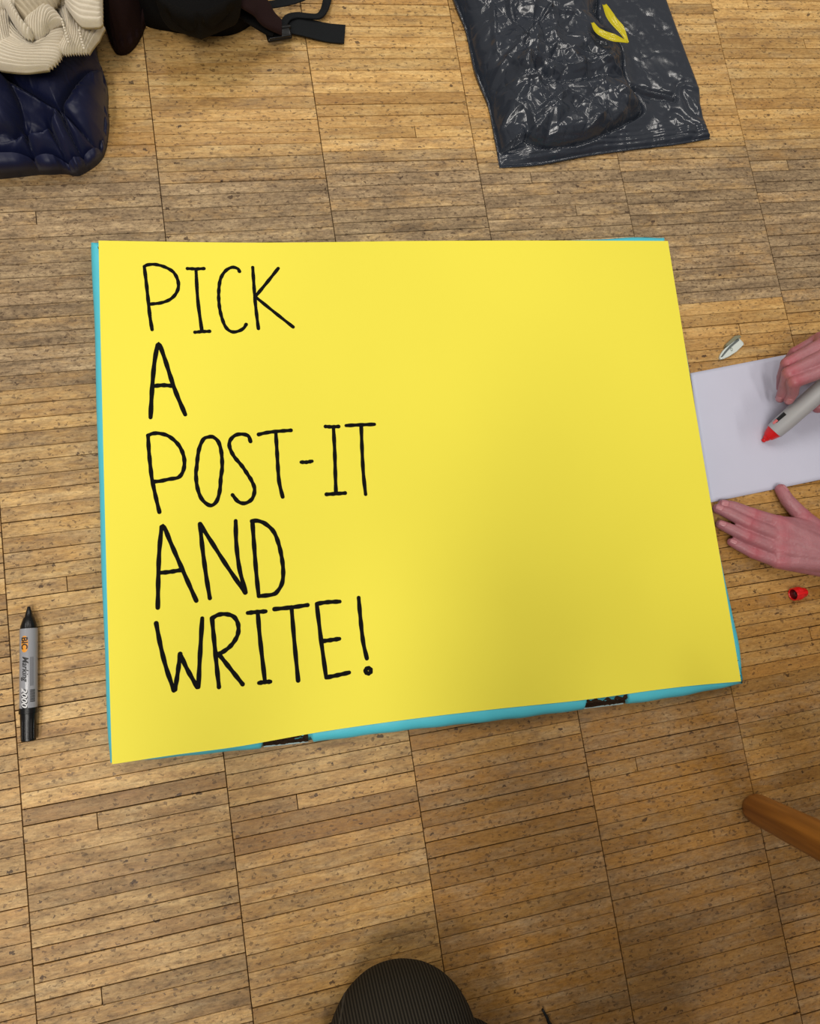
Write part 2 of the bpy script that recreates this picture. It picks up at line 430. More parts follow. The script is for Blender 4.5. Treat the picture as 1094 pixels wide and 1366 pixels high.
# ------------------------------------------------------------------ floor of oak staves
W, H0 = 0.213, 0.01738
FX0, FX1, FY0, FY1 = -3.2, 4.2, -3.2, 3.6
bmf = box(((FX0 + FX1) / 2, (FY0 + FY1) / 2, -.022), (FX1 - FX0, FY1 - FY0, .036))
floor = mobj('floor', bm2me('floor', bmf), M['gap']); floor['kind'] = 'structure'
floor['label'] = 'industrial oak parquet floor of narrow staves'
PH = {-2: .6, -1: .15, 0: .74, 1: .5, 2: .76, 3: .43, 4: .2, 5: .75, 6: .4, 7: .1}
def unit_stave():
    bm = bmesh.new()
    e = .02
    # top slightly eased; unit footprint 1x1, height 0.006
    pts = [(-.5, -.5), (.5, -.5), (.5, .5), (-.5, .5)]
    lo = [bm.verts.new((x, y, -.006)) for x, y in pts]
    md = [bm.verts.new((x, y, -.0005)) for x, y in pts]
    hi = [bm.verts.new((x * .9975, y * .965, 0)) for x, y in pts]
    for a, b2 in ((lo, md), (md, hi)):
        for k in range(4): bm.faces.new((a[k], a[(k + 1) % 4], b2[(k + 1) % 4], b2[k]))
    bm.faces.new(hi)
    me = bm2me('stave', bm); me.materials.append(M['oak']); return me
UST = unit_stave()
def sstep(a, b, x):
    t = min(1, max(0, (x - a) / (b - a))); return t * t * (3 - 2 * t)
def wornness(px, py):
    g = .22
    # grey trodden band across the upper middle
    top = 215 - .02 * px; bot = 480 if px < 400 else 405 - (px - 900) * .05
    g += .78 * sstep(top - 25, top + 45, py) * (1 - sstep(bot - 12, bot + 40 if px < 400 else bot + 8, py))
    if px > 600 and 405 < py < 900: g -= .3
    if py < 190: g -= .28
    if px < 330 and py > 480: g += .16
    if px > 330 and py > 940: g -= .02
    return g
staves = []
rs = random.Random(5)
for k in range(-15, 19):
    ph = PH.get(k, rs.random())
    x0 = k * W
    r0, r1 = int(FY0 / H0) + 1, int(FY1 / H0) - 2
    edges = {r: (r + ph) * H0 + rs.uniform(-.0005, .0005) for r in range(r0, r1 + 2)}
    for r in range(r0, r1 + 1):
        ya, yb = edges[r], edges[r + 1]
        cuts = [0, 1]
        if rs.random() < .07: cuts = [0, rs.choice([.3, .35, .62, .7]), 1]
        dy = rs.uniform(-.0002, .0002)
        for a, b2 in zip(cuts[:-1], cuts[1:]):
            cx = x0 + W * (a + b2) / 2; lx = W * (b2 - a) - .0009
            cy = (ya + yb) / 2 + dy; ly = (yb - ya) - rs.choice([.0004, .0005, .0006, .0010])
            p = topx((cx, cy, 0))
            worn = wornness(*p) + rs.uniform(-.16, .16)
            tone = rs.random(); hue_shade = max(0, rs.gauss(.2, .17)) + (.55 * sstep(300, 760, p[0]) * sstep(380, 560, p[1]) + .22 * sstep(900, 1150, p[1]))  # random drift, then painted shade: darker brown toward lower right and bottom
            staves.append(dict(c=(cx, cy, rs.uniform(-.0002, .0001)), s=(lx, ly), rz=rs.uniform(-.0006, .0006), tone=tone, worn=worn, hue_shade=min(.85, hue_shade), p=p))
BD = [(124, 326), (890, 320), (985, 908), (147, 1015)]
bdpoly = np.array(BD, float)
def vis_area(s):
    x, y = s['c'][:2]; lx, ly = s['s']; n = 0; tot = 24
    for i in range(tot):
        q = topx((x - lx / 2 + lx * (i + .5) / tot, y, 0))
        if 0 <= q[0] < 1094 and 0 <= q[1] < 1366 and not inside(np.array(q), bdpoly): n += 1
    a = topx((x, y - ly / 2, 0)); b2 = topx((x, y + ly / 2, 0)); e = topx((x + lx / 2, y, 0))
    return n / tot * abs(a[1] - b2[1]) * abs(e[0] - topx((x - lx / 2, y, 0))[0])
for s in staves:
    near = -500 < s['p'][0] < 1600 and -100 < s['p'][1] < 1500
    s['a'] = vis_area(s) if near else 0
order = sorted(range(len(staves)), key=lambda i: -staves[i]['a'])
single = set(order[:298])
SV, SF, ST = [], [], []
for i, s in enumerate(staves):
    if i in single:
        o = bpy.data.objects.new('stave', UST); link(o, floor)
        o.location = s['c']; o.scale = (s['s'][0], s['s'][1], 1); o.rotation_euler = (0, 0, s['rz'])
        o['tone'] = s['tone']; o['worn'] = s['worn']; o['hue_shade'] = s['hue_shade']
    else:
        x, y, z = s['c']; hx, hy = s['s'][0] / 2, s['s'][1] / 2; b0 = len(SV)
        for zz, q in ((-.006, 1), (0, .965)):
            for sx, sy in ((-1, -1), (1, -1), (1, 1), (-1, 1)): SV.append((x + sx * hx * (.9975 if q < 1 else 1), y + sy * hy * q, z + zz))
        fs = [(b0 + 4, b0 + 5, b0 + 6, b0 + 7)] + [(b0 + k, b0 + (k + 1) % 4, b0 + 4 + (k + 1) % 4, b0 + 4 + k) for k in range(4)]
        SF += fs; ST += [(s['tone'], s['worn'], s['hue_shade'])] * 5
me = meshd('stave_field', SV, SF)
ST = np.array(ST)
for j, nm in enumerate(('tone', 'worn', 'hue_shade')):
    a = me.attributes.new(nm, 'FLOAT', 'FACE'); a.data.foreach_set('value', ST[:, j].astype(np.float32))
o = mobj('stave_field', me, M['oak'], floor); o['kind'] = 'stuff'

# ------------------------------------------------------------------ cyan board and yellow poster
ZB, ZP = .0205, .0215
# board outline, in order: top, right, bottom, left (photo positions of its rim)
b_top = [(122, 326), (180, 325), (400, 326), (640, 325), (790, 321), (840, 318.5), (884, 319.5)]
b_right = [(884, 319.5), (915, 480), (946, 670), (973, 812), (984, 862), (989, 912)]
b_bot = [(148, 1017), (250, 1008), (350, 997.5), (415, 990), (546, 973.5), (660, 961.5), (780, 946), (836, 939), (910, 928), (989, 912)]
b_left = [(122, 326), (127.5, 480), (132.5, 650), (137.5, 800), (143, 950), (148, 1017)]
def wl(pts, z): return [at(x, y, z) for x, y in pts]
def loop_from(z):
    t = resample([tuple(p) for p in wl(b_top, z)], 80)[:-1]; r = resample([tuple(p) for p in wl(b_right, z)], 60)[:-1]
    bt = resample([tuple(p) for p in wl(b_bot, z)], 260)[::-1][:-1]; l = resample([tuple(p) for p in wl(b_left, z)], 60)[::-1][:-1]
    return np.vstack([t, r, bt, l])
L0 = loop_from(.010)
cen = L0[:, :2].mean(0)
nL = len(L0)
Tn = np.roll(L0, -1, 0) - np.roll(L0, 1, 0); Nn = np.stack([Tn[:, 1], -Tn[:, 0]], 1); Nn /= np.linalg.norm(Nn, axis=1)[:, None]
sgn = np.sign(((L0[:, :2] - cen) * Nn).sum(1)); Nn *= sgn[:, None]
pxl = np.array([topx(p) for p in L0])
isbot = (np.arange(nL) >= 79 + 59) & (np.arange(nL) < 79 + 59 + 259)
def notch(m, a, b2): return m & (pxl[:, 0] > a) & (pxl[:, 0] < b2)
nt_ = notch(isbot, 779, 835) | notch(isbot, 349, 415)
prof = [(-.0015, .0004), (0, .004), (.0, .010), (-.0012, .0145), (-.0035, .0178), (-.0075, .0199), (-.013, ZB), (-.03, ZB)]
rings = []
for off, z in prof:
    o2 = np.full(nL, off)
    # crush the rim where the card is torn out
    o2 = np.where(nt_ & (z > .002) & (z < .0204), off - .0055 - .002 * RNG.random(nL), o2)
    wob = .0006 * np.sin(np.arange(nL) * .35) + .0008 * vnoise(L0[:, :2], 25, 3)
    zz = np.full(nL, z) + (wob * (.3 if z > .004 else 0))
    rings.append(np.column_stack([L0[:, :2] + Nn * (o2 + wob * .6)[:, None], zz]))
V = np.vstack(rings + [np.array([[cen[0], cen[1], ZB]])]).tolist(); F = []
for j in range(len(prof) - 1):
    for k in range(nL):
        F.append((j * nL + k, j * nL + (k + 1) % nL, (j + 1) * nL + (k + 1) % nL, (j + 1) * nL + k))
F.append(tuple((len(prof) - 1) * nL + k for k in range(nL))); F.append(tuple(range(nL))[::-1])
V = V[:-1]
board = thing('cardboard_board', 'cyan painted cardboard board lying flat under the big yellow sheet, torn along its lower edge', 'board', (cen[0], cen[1], 0))
me = meshd('panel', V, F); bmx = bmesh.new(); bmx.from_mesh(me); me = bm2me('panel', bmx)
pobj('panel', me, M['cyan'], board, True)
for a, b2 in ((779, 835), (349, 415)):
    idx = np.where(notch(isbot, a + 1, b2 - 1))[0]
    parts = []
    # ragged flutes: layered liner strips with a wavy medium between them
    for li in range(6):
        z0 = .005 + li * .0026
        pts = []
        for q, i in enumerate(idx):
            wv = .0009 * math.sin(q * 1.3 + li * 1.7) + RNG.uniform(-.0006, .0006)
            offs = -.0018 - .0012 * li * (z0 > .012) + RNG.uniform(-.0012, .0009)
            pts.append((L0[i, 0] + Nn[i, 0] * offs, L0[i, 1] + Nn[i, 1] * offs, z0 + wv))
        V, F = [], []
        for p, i in zip(pts, idx):
            V += [p, (p[0], p[1], p[2] + .0009), (p[0] - Nn[i, 0] * .008, p[1] - Nn[i, 1] * .008, p[2] + .0009), (p[0] - Nn[i, 0] * .008, p[1] - Nn[i, 1] * .008, p[2])]
        for q in range(len(idx) - 1):
            c = 4 * q; F += [(c, c + 1, c + 5, c + 4), (c + 1, c + 2, c + 6, c + 5), (c, c + 4, c + 7, c + 3)]
        parts.append((V, F))
    V, F = joinVF(parts)
    o = pobj('torn_corrugation', meshd('torn_corrugation', V, F), M['torn'], board)
    o['label'] = 'dark brown torn corrugated edge'
    # pale paper fringe below
    V, F = [], []
    for i in idx:
        h = RNG.uniform(.0008, .0022)
        V += [(L0[i, 0] + Nn[i, 0] * .0006, L0[i, 1] + Nn[i, 1] * .0006, .0015), (L0[i, 0] + Nn[i, 0] * .0004, L0[i, 1] + Nn[i, 1] * .0004, .0035 + h), (L0[i, 0] - Nn[i, 0] * .001, L0[i, 1] - Nn[i, 1] * .001, .0035 + h), (L0[i, 0] - Nn[i, 0] * .001, L0[i, 1] - Nn[i, 1] * .001, .0015)]
    for q in range(len(idx) - 1):
        c = 4 * q; F += [(c, c + 1, c + 5, c + 4), (c + 1, c + 2, c + 6, c + 5)]
    o = pobj('torn_paper_fringe', meshd('torn_paper_fringe', V, F), M['tear'], board)
    o['label'] = 'pale frayed paper fringe'

p_top = [(131.5, 321), (289, 323.5), (400, 323.5), (560, 321.5), (740, 321), (891, 321.5)]
p_right = [(891, 321.5), (907, 420), (920, 500), (948.5, 672), (974, 822), (988.5, 909)]
p_bot = [(149.5, 1019.5), (233, 1007), (320, 995.5), (430, 976), (546, 959.5), (660, 946), (780, 933.5), (870, 921), (930, 914), (988.5, 909)]
p_left = [(131.5, 321), (135, 480), (143, 800), (149.5, 1019.5)]
G = coons([tuple(p) for p in wl(p_bot, ZP)], [tuple(p) for p in wl(p_right, ZP)][::-1], [tuple(p) for p in wl(p_top, ZP)], [tuple(p) for p in wl(p_left, ZP)][::-1], 90, 70)
wv = .0012 * (vnoise(G[..., :2], 5, 9, 2) - .5)
uu = np.linspace(0, 1, 90)[None]; vv = np.linspace(0, 1, 70)[:, None]
wv = wv * np.minimum(1, 8 * np.minimum(vv, 1 - vv)) * np.minimum(1, 8 * np.minimum(uu, 1 - uu))
G[..., 2] += np.maximum(wv, -.0004) + .0002
def pz(x, y): return ZP + .0010
me = gridmesh('sheet', G, None)
# give it thickness
bmx = bmesh.new(); bmx.from_mesh(me); bpy.data.meshes.remove(me)
bmesh.ops.recalc_face_normals(bmx, faces=bmx.faces)
if sum(f.normal.z for f in bmx.faces) < 0: bmesh.ops.reverse_faces(bmx, faces=bmx.faces)
up = BVHTree.FromBMesh(bmx)
ret = bmesh.ops.extrude_face_region(bmx, geom=bmx.faces[:])
ev = [g for g in ret['geom'] if isinstance(g, bmesh.types.BMVert)]
for v_ in ev: v_.co.z -= .0005
me = bm2me('sheet', bmx)
poster = thing('poster', 'large yellow card with the handwritten words PICK A POST-IT AND WRITE!', 'poster', (at(560, 660, ZP).x, at(560, 660, ZP).y, ZP - .0005))
pobj('sheet', sharp(me, 50), M['yellow'], poster)

def z6(x, y): return (100 + x / 2.378, 300 + y / 2.378)
def z7(x, y): return (100 + x / 2.378, 620 + y / 2.378)
LET = []  # (strokes in photo pixels)
A = z6
LET += [[[A(220,132),A(226,180),A(232,235),A(238,290),A(245,333)], [A(220,132),A(232,127),A(255,126),A(285,134),A(312,150),A(326,175),A(328,200),A(318,222),A(300,238),A(272,248),A(237,252)]],
 [[A(357,139),A(385,140),A(409,139)], [A(384,141),A(390,240),A(403,338)], [A(381,341),A(405,339),A(427,338)]],
 [[A(522,148),A(516,139),A(498,135),A(477,147),A(461,175),A(456,222),A(460,270),A(472,312),A(485,332),A(502,340),(A(522,336)),A(536,327),A(543,316)]],
 [[A(564,135),A(567,180),A(571,235),A(577,290),A(582,329)], [A(645,138),A(610,182),A(572,228)], [A(573,229),A(630,275),A(692,324)]],
 [[A(262,381),A(252,440),A(245,520),A(240,611)], [A(262,381),A(268,380),A(285,425),A(316,520),A(350,602)], [A(248,512),A(278,509),A(310,511)]],
]
B = z7
LET += [[[A(232,668),A(235,720),A(241,780),B(245,48),B(256,100),B(268,150)], [A(232,668),A(248,662),A(270,662),A(300,672),A(330,700),A(346,738),A(345,775),A(330,800),B(298,46),B(270,52),B(247,54)]],
 [[A(428,672),A(408,680),A(393,715),A(386,770),B(384,30),B(388,70),B(402,108),B(428,129),B(448,118),B(459,85),B(463,40),A(467,770),A(465,725),A(456,690),A(440,674),A(428,672)]],
 [[A(557,687),A(550,670),A(530,664),A(508,668),A(492,685),A(491,706),A(505,735),A(530,765),A(550,795),B(560,50),B(570,78),B(562,108),B(540,122),B(518,117),B(500,96)]],
 [[A(583,665),A(610,659),A(645,655),A(685,652)], [A(637,656),A(641,720),A(646,800),B(651,70),B(659,102)]],
 [[A(718,753),A(735,753),A(752,750)]],
 [[A(795,640),A(815,641),A(836,640)], [A(820,642),A(824,720),B(826,30),B(828,91)], [B(798,94),B(830,92),B(857,90)]],
 [[A(860,637),A(900,635),A(950,633)], [A(908,637),A(911,720),B(915,30),B(922,94)]],
 [[B(275,197),B(268,270),B(265,340),B(263,453)], [B(275,197),B(283,197),B(305,250),B(340,330),B(385,431)], [B(268,343),B(300,340),B(336,334)]],
 [[B(397,188),B(404,260),B(416,350),B(428,423)], [B(397,188),B(432,243),B(480,318),B(540,406)], [B(510,178),B(512,250),B(522,330),B(542,405)]],
 [[B(563,180),B(568,250),B(575,340),B(583,417)], [B(561,179),B(580,178),B(605,188),B(632,215),B(650,265),B(660,325),B(658,372),B(642,402),B(625,412),B(583,417)]],
 [[B(258,503),B(272,575),B(290,645),B(314,715)], [B(318,713),B(327,655),B(334,600)], [B(334,600),B(356,648),B(388,705)], [B(392,705),B(396,620),B(404,487)]],
 [[B(435,487),B(441,550),B(450,640),B(457,705)], [B(435,487),B(455,476),B(480,474),B(505,483),B(518,508),B(516,540),B(498,570),B(475,590),B(455,600)], [B(456,600),B(490,643),B(532,696)]],
 [[B(548,470),B(578,467),B(605,465)], [B(580,470),B(587,550),B(603,688)], [B(584,692),B(603,689),B(620,688)]],
 [[B(633,458),B(690,452),B(738,445)], [B(687,452),B(696,560),B(708,684)]],
 [[B(767,441),B(780,550),B(797,675)], [B(767,441),B(800,436),B(840,434)], [B(783,560),B(812,556),B(839,552)], [B(797,675),B(835,667),B(870,659)]],
 [[B(900,422),B(905,480),B(914,560),B(926,614)], [B(922,652),B(928,645),B(937,648),B(938,657),B(930,662),B(922,657),B(922,652)]],
]
WIDE = {4: 5.8, 5: 5.2, 7: 4.9, 10: 5.2}
for i, strokes in enumerate(LET):
    wpx = 4.6 if i < 4 else 5.6 if i == 4 else 5.0
    if i >= 12: wpx = 5.4
    parts = []
    for k, st in enumerate(strokes):
        pts = [tuple(at(x, y, ZP))[:2] for x, y in st]
        v, f = ribbon(pts, wpx / FPX * (CH - ZP) * 1.03, 0, .00008)
        # drape onto the sheet
        vv2 = []
        for p in v:
            hit = up.ray_cast(Vector((p[0], p[1], 1)), Vector((0, 0, -1)))
            zz = hit[0].z if hit[0] else ZP
            vv2.append((p[0], p[1], zz + .00012 + p[2] + k * .00003))
        parts.append((vv2, f))
    V, F = joinVF(parts)
    pobj('letter', meshd('letter', V, F), M['ink'], poster)

# ------------------------------------------------------------------ text wrapped on a cylinder
def text_mesh(s, size, bold=0.0, shear=0.0):
    c = bpy.data.curves.new('t', 'FONT'); c.body = s; c.size = size; c.align_x = 'LEFT'; c.offset = bold; c.shear = shear
    o = bpy.data.objects.new('t', c); COL.objects.link(o)
    dg = bpy.context.evaluated_depsgraph_get(); me = bpy.data.meshes.new_from_object(o.evaluated_get(dg))
    bpy.data.objects.remove(o, do_unlink=True); bpy.data.curves.remove(c)
    bm = bmesh.new(); bm.from_mesh(me); bpy.data.meshes.remove(me)
    bmesh.ops.triangulate(bm, faces=bm.faces)
    for _ in range(2):
        bmesh.ops.subdivide_edges(bm, edges=[e for e in bm.edges if e.calc_length() > size * .18], cuts=1)
        bmesh.ops.triangulate(bm, faces=bm.faces)
    xs = [v.co.x for v in bm.verts]; ys = [v.co.y for v in bm.verts]
    return bm, min(xs), max(xs), min(ys), max(ys)
def flat_poly(pts, n=6):
    bm = bmesh.new(); bm.faces.new([bm.verts.new((x, y, 0)) for x, y in pts])
    bmesh.ops.triangulate(bm, faces=bm.faces)
    for _ in range(3):
        bmesh.ops.subdivide_edges(bm, edges=[e for e in bm.edges if e.calc_length() > .0015], cuts=1); bmesh.ops.triangulate(bm, faces=bm.faces)
    return bm
def wrap(bm, p0, ax, out, R):
    """x -> along ax, y -> around; out = direction at y=0"""
    ax = Vector(ax).normalized(); out = Vector(out); out = (out - ax * out.dot(ax)).normalized(); side = out.cross(ax)
    # side chosen so that text reads when seen from outside
    for v in bm.verts:
        a = v.co.y / R
        v.co = Vector(p0) + ax * v.co.x + (out * math.cos(a) + side * math.sin(a)) * (R + v.co.z)
    return bm

# ------------------------------------------------------------------ black marker on the left
r_m = .0090
pt0 = at(38.5, 809, r_m); pt1 = at(38, 988.5, r_m)
ax = (pt1 - pt0); Lm = ax.length; ax.normalize()
mk = thing('marker', 'uncapped black permanent marker with silver grey barrel lying left of the board', 'marker', (pt0.x * .5 + pt1.x * .5, pt0.y * .5 + pt1.y * .5, 0))
f = Lm / 178.0
pobj('nib', lathe('nib', pt0, ax, [(0, .0008), (.5 * f, .0016), (3 * f, .0019), (7 * f, .0022)], 20), M['black_gloss'], mk, True)
pobj('tip_cone', sharp(lathe('tip_cone', pt0, ax, [(5 * f, .0025), (8 * f, .0030), (14 * f, .0042), (16 * f, .0056), (26 * f, .0082), (29.5 * f, .0086)], 40)), M['black_plastic'], mk)
pobj('barrel', sharp(lathe('barrel', pt0, ax, [(29.5 * f, .0082), (30 * f, .0088), (31 * f, r_m), (134 * f, r_m), (134.6 * f, .0088)], 48)), M['silver'], mk)
pobj('cap', sharp(lathe('cap', pt0, ax, [(134.6 * f, .0086), (135 * f, .0095), (142 * f, .0095), (142.5 * f, .0084), (160 * f, .0079), (177 * f, .0074), (178 * f, .0066)], 40)), M['black_plastic'], mk)
# ribs of the cap
for k in range(5):
    d0 = frame(ax); a = math.radians(60 + k * 22)
    ovec = Vector((0, 0, 1)) * math.sin(a) + ax.cross(Vector((0, 0, 1))).normalized() * math.cos(a)
    bmx = rbox((0, 0, 0), (.0006, .0006, 30 * f), .0002)
    x_, y_, z_ = frame(ax); R3 = Matrix((x_, y_, z_)).transposed()
    bmesh.ops.transform(bmx, matrix=Matrix.Translation(pt0 + ax * 160 * f + ovec * .0079) @ R3.to_4x4(), verts=bmx.verts)
    pobj('cap_rib', bm2me('cap_rib', bmx), M['black_plastic'], mk)
def onb(bm, t, ang, name, mat, lift=.00012):
    """place wrapped graphic at t(px along) with centre angle (deg, 90 = up, 0 = toward right)"""
    rgt = Vector((0, 0, 1)).cross(ax).normalized()
    if rgt.x < 0: rgt = -rgt
    out = Vector((0, 0, 1)) * math.sin(math.radians(ang)) + rgt * math.cos(math.radians(ang))
    for v in bm.verts: v.co.z = lift
    wrap(bm, pt0 + ax * t * f, ax, out, r_m)
    me = bpy.data.meshes.new(name); bm.to_mesh(me); bm.free()
    return pobj(name, me, mat, mk)
def oval(w_, h_, n=28, e=2.6):
    return [(w_ / 2 * np.sign(math.cos(a)) * abs(math.cos(a)) ** (2 / e), h_ / 2 * np.sign(math.sin(a)) * abs(math.sin(a)) ** (2 / e)) for a in np.linspace(0, 2 * math.pi, n, endpoint=False)]
ANG = 99
o = onb(flat_poly(oval(22 * f, 9.2 * f)), 50.5, ANG, 'label_plate', M['orange'], .00010); o['label'] = 'orange oval logo plate'
def put_text(s, size, t, ang, mat, lift=.0002, bold=0, shear=0, sx=1):
    bm, xa, xb, ya, yb = text_mesh(s, size, bold, shear)
    for v in bm.verts: v.co.x = (v.co.x - xa) * sx; v.co.y -= (ya + yb) / 2
    return onb(bm, t, ang, 'lettering', mat, lift)
put_text('BIC', .0088, 41.5, ANG, M['print'], .00022, .00025, 0, 1.0)
put_text('Marking', .0088, 67, ANG, M['print'], .0002, .00012, .35, .92)
put_text('2000', .0082, 107.5, ANG, M['print'], .00016, .0006, .3, 1.25)
put_text('2000', .0082, 107.5, ANG, M['whiteprint'], .00028, .0001, .3, 1.25)
for k in range(9):
    onb(flat_poly([(0, -3.2 * f), (1.1 * f, -3.2 * f), (1.1 * f, 3.2 * f), (0, 3.2 * f)]), 111 + k * 1.85, 46, 'barcode_bar', M['print'])
for k in range(4):
    onb(flat_poly([(0, -.25 * f), (38 * f, -.25 * f), (38 * f, .25 * f), (0, .25 * f)]), 68, 44 + k * 6, 'small_print', M['darkprint'])

# ------------------------------------------------------------------ white sheet on the right
def wl0(pts, z=.0006): return [tuple(at(x, y, z)) for x, y in pts]
SW = [(925, 496.5), (1163, 438)]     # upper edge, runs out of frame
SE = [(946, 670.2), (1185, 613)]
G = coons(wl0([(947, 670.5), (1094, 640), (1190, 620)]), wl0([(1190, 620), (1152, 455)]), wl0([(921, 498), (1060, 467), (1152, 448)]), wl0([(947, 670.5), (934, 590), (921, 498)]), 40, 30)
G[..., 2] = .0007 + .0008 * vnoise(G[..., :2], 9, 21, 2)
me = gridmesh('paper_sheet', G, .0003)
o = mobj_at('paper_sheet', me, M['white'], (at(1040, 560).x, at(1040, 560).y, 0), True)
tag(o, 'white paper sheet under the hand holding a red marker, beside the yellow card', 'paper')

# ------------------------------------------------------------------ red cap
cp = at(1058, 793, .0085); cax = (at(1078, 789, .0065) - cp).normalized()
cap = thing('marker_cap', 'small red marker cap lying open on the floor below the flat hand', 'cap', (cp.x, cp.y, 0))
pobj('shell', sharp(lathe('shell', cp, cax, [(.0008, .0066), (0, .0070), (-.0004, .0076), (.0, .0084), (.006, .0084), (.0065, .0090), (.010, .0090), (.0105, .0076), (.018, .0066), (.0205, .0050), (.021, .003)], 32, False, True)), M['red'], cap)
o = pobj('inside', lathe('inside', cp, cax, [(0, .0071), (.012, .006), (.0122, .001)], 24, False, True), M['redin'], cap, True); o['label'] = 'dark red hollow inside'
x_, y_, z_ = frame(cax)
bmx = rbox((0, 0, 0), (.004, .0018, .017), .0006); bmesh.ops.transform(bmx, matrix=Matrix.Translation(cp + cax * .009 + Vector((-.001, .0, .0088))) @ Matrix((x_, y_, z_)).transposed().to_4x4(), verts=bmx.verts)
pobj('clip', bm2me('clip', bmx), M['red'], cap, True)

# ------------------------------------------------------------------ small white pointed plastic piece
def e4(x, y): return (950 + x / 21.88, 440 + y / 21.88)
out = [e4(*p) for p in [(205, 820), (250, 870), (340, 850), (480, 790), (700, 650), (915, 440), (900, 380), (780, 250), (600, 350), (430, 480), (300, 620), (225, 740)]]
clipo = thing('plastic_clip', 'small pointed white plastic piece on the floor above the paper sheet', 'plastic clip', (at(975, 465).x, at(975, 465).y, 0))
def prism(name, pts, z0, z1, inset=.0008):
    P = [at(x, y, (z0 + z1) / 2) for x, y in pts]; c = sum(P, Vector()) / len(P)
    bm = bmesh.new()
    lo = [bm.verts.new((p.x, p.y, z0)) for p in P]; mi = [bm.verts.new((p.x, p.y, z1 - .0008)) for p in P]
    hi = [bm.verts.new((p.x + (c.x - p.x) * .08, p.y + (c.y - p.y) * .08, z1)) for p in P]
    n = len(P)
    for a, b2 in ((lo, mi), (mi, hi)):
        for k in range(n): bm.faces.new((a[k], a[(k + 1) % n], b2[(k + 1) % n], b2[k]))
    bm.faces.new(hi); bm.faces.new(lo[::-1]); return bm2me(name, bm)
pobj('body', prism('body', out, .0003, .004), M['clear'], clipo)
P = [e4(*p) for p in [(250, 800), (360, 640), (520, 460), (770, 250), (800, 300), (560, 500), (400, 670), (300, 790)]]
o = pobj('rim', prism('rim', P, .004, .0052), simple('grey_edge', s2l(92, 100, 100), .4), clipo); o['label'] = 'grey edge strip'
P = [e4(*p) for p in [(375, 500), (385, 430), (470, 350), (640, 190), (780, 170), (830, 230), (770, 250), (600, 350), (430, 480)]]
o = pobj('fin', prism('fin', P, .0005, .0065), M['greyfin'], clipo); o['label'] = 'smoky clear fin'
c0 = at(*e4(565, 570), .0041)
bmx = bmesh.new()
ri = []
for q, r in enumerate((.0026, .0019)):
    ri.append([bmx.verts.new((c0.x + r * math.cos(a) * (.62 + .0), c0.y + r * math.sin(a), .0046)) for a in np.linspace(0, 2 * math.pi, 20, endpoint=False)])
for k in range(20): bmx.faces.new((ri[0][k], ri[0][(k + 1) % 20], ri[1][(k + 1) % 20], ri[1][k]))
o = pobj('moulded_ring', bm2me('moulded_ring', bmx), simple('mark_grey', s2l(110, 122, 112), .5), clipo); o['label'] = 'small grey oval mark'

# ------------------------------------------------------------------ chair leg, lower right
foot = at(1006, 1077, .0)
toptgt = at(1094, 1121, .14)
d = (toptgt - foot).normalized()
# let the leg run on to seat height
tl = .44 / d.z
seat_c = foot + Vector((.25, -.07, 0))
chair = thing('chair', 'brown varnished wooden chair reaching into the lower right with one round tapered leg', 'chair', (seat_c.x, seat_c.y, 0))
def leg_me(f0, d, tl):
    return lathe('leg', f0, d, [(.0005, .0105), (.0015, .0155), (.006, .0178), (.015, .0186), (.15, .0200), (tl * .8, .0215), (tl, .0205)], 40)
cxy = Vector((seat_c.x, seat_c.y, 0))
for k in range(4):
    R4 = Matrix.Rotation(math.radians(-90 * k), 3, 'Z')
    f0 = cxy + R4 @ (foot - cxy); dk = R4 @ d
    me = leg_me(Vector((0, 0, 0)), Vector((0, 0, 1)), tl)
    x_, y_, z_ = frame(dk)
    o = mobj('leg', me, M['wood'], chair, True)
    o.matrix_local = Matrix.Translation(f0 - Vector(chair.location)) @ Matrix((x_, y_, z_)).transposed().to_4x4()
# seat, shallow dished disc
pobj('seat', sharp(lathe('seat', (cxy.x, cxy.y, .435), (0, 0, 1), [(0, .20), (.004, .235), (.015, .245), (.027, .24), (.03, .23), (.027, .10), (.026, .01)], 48)), M['wood'], chair)
for a in (20, -20, 0):
    p = cxy + Matrix.Rotation(math.radians(a - 30), 3, 'Z') @ Vector((.17, 0, 0))
    pobj('back_spindle', lathe('back_spindle', (p.x, p.y, .455), (.12, -.06, 1), [(0, .009), (.18, .011), (.36, .008)], 16), M['wood'], chair, True)
pc = cxy + Matrix.Rotation(math.radians(-30), 3, 'Z') @ Vector((.215, 0, 0))
pobj('back_rail', bm2me('back_rail', rbox((pc.x, pc.y, .83), (.03, .24, .07), .01, Matrix.Rotation(math.radians(-30), 3, 'Z'))), M['wood'], chair, True)

# ------------------------------------------------------------------ grey bin bag
bb = [(668, 221), (720, 218.5), (790, 206), (850, 198), (900, 192.5), (948, 184.5)]
br = [(948, 184.5), (940, 163), (934, 140), (933, 120), (918, 80), (903, 40), (889, 0), (862, -80), (840, -150)]
bl = [(668, 221), (660, 180), (652, 140), (634, 95), (622, 40), (606, 0), (585, -70), (570, -150)]
bt = [(570, -150), (700, -160), (840, -150)]
NU, NV = 330, 400
G = coons([tuple(at(*p, .003)) for p in bb], [tuple(at(*p, .003)) for p in br], [tuple(at(*p, .003)) for p in bt], [tuple(at(*p, .006)) for p in bl], NU, NV)
XY = G[..., :2].copy()
u = np.linspace(0, 1, NU)[None, :] + 0 * XY[..., 0]; v = np.linspace(0, 1, NV)[:, None] + 0 * XY[..., 0]
seamp = [(700, 187), (712, 196), (740, 198.5), (775, 192), (805, 180), (835, 165), (858, 148), (850, 128), (842, 118), (832, 98), (826, 62), (806, 40), (797, 10), (805, -60), (820, -160)]
seam = resample([tuple(at(*p, .01)) for p in seamp], 90)
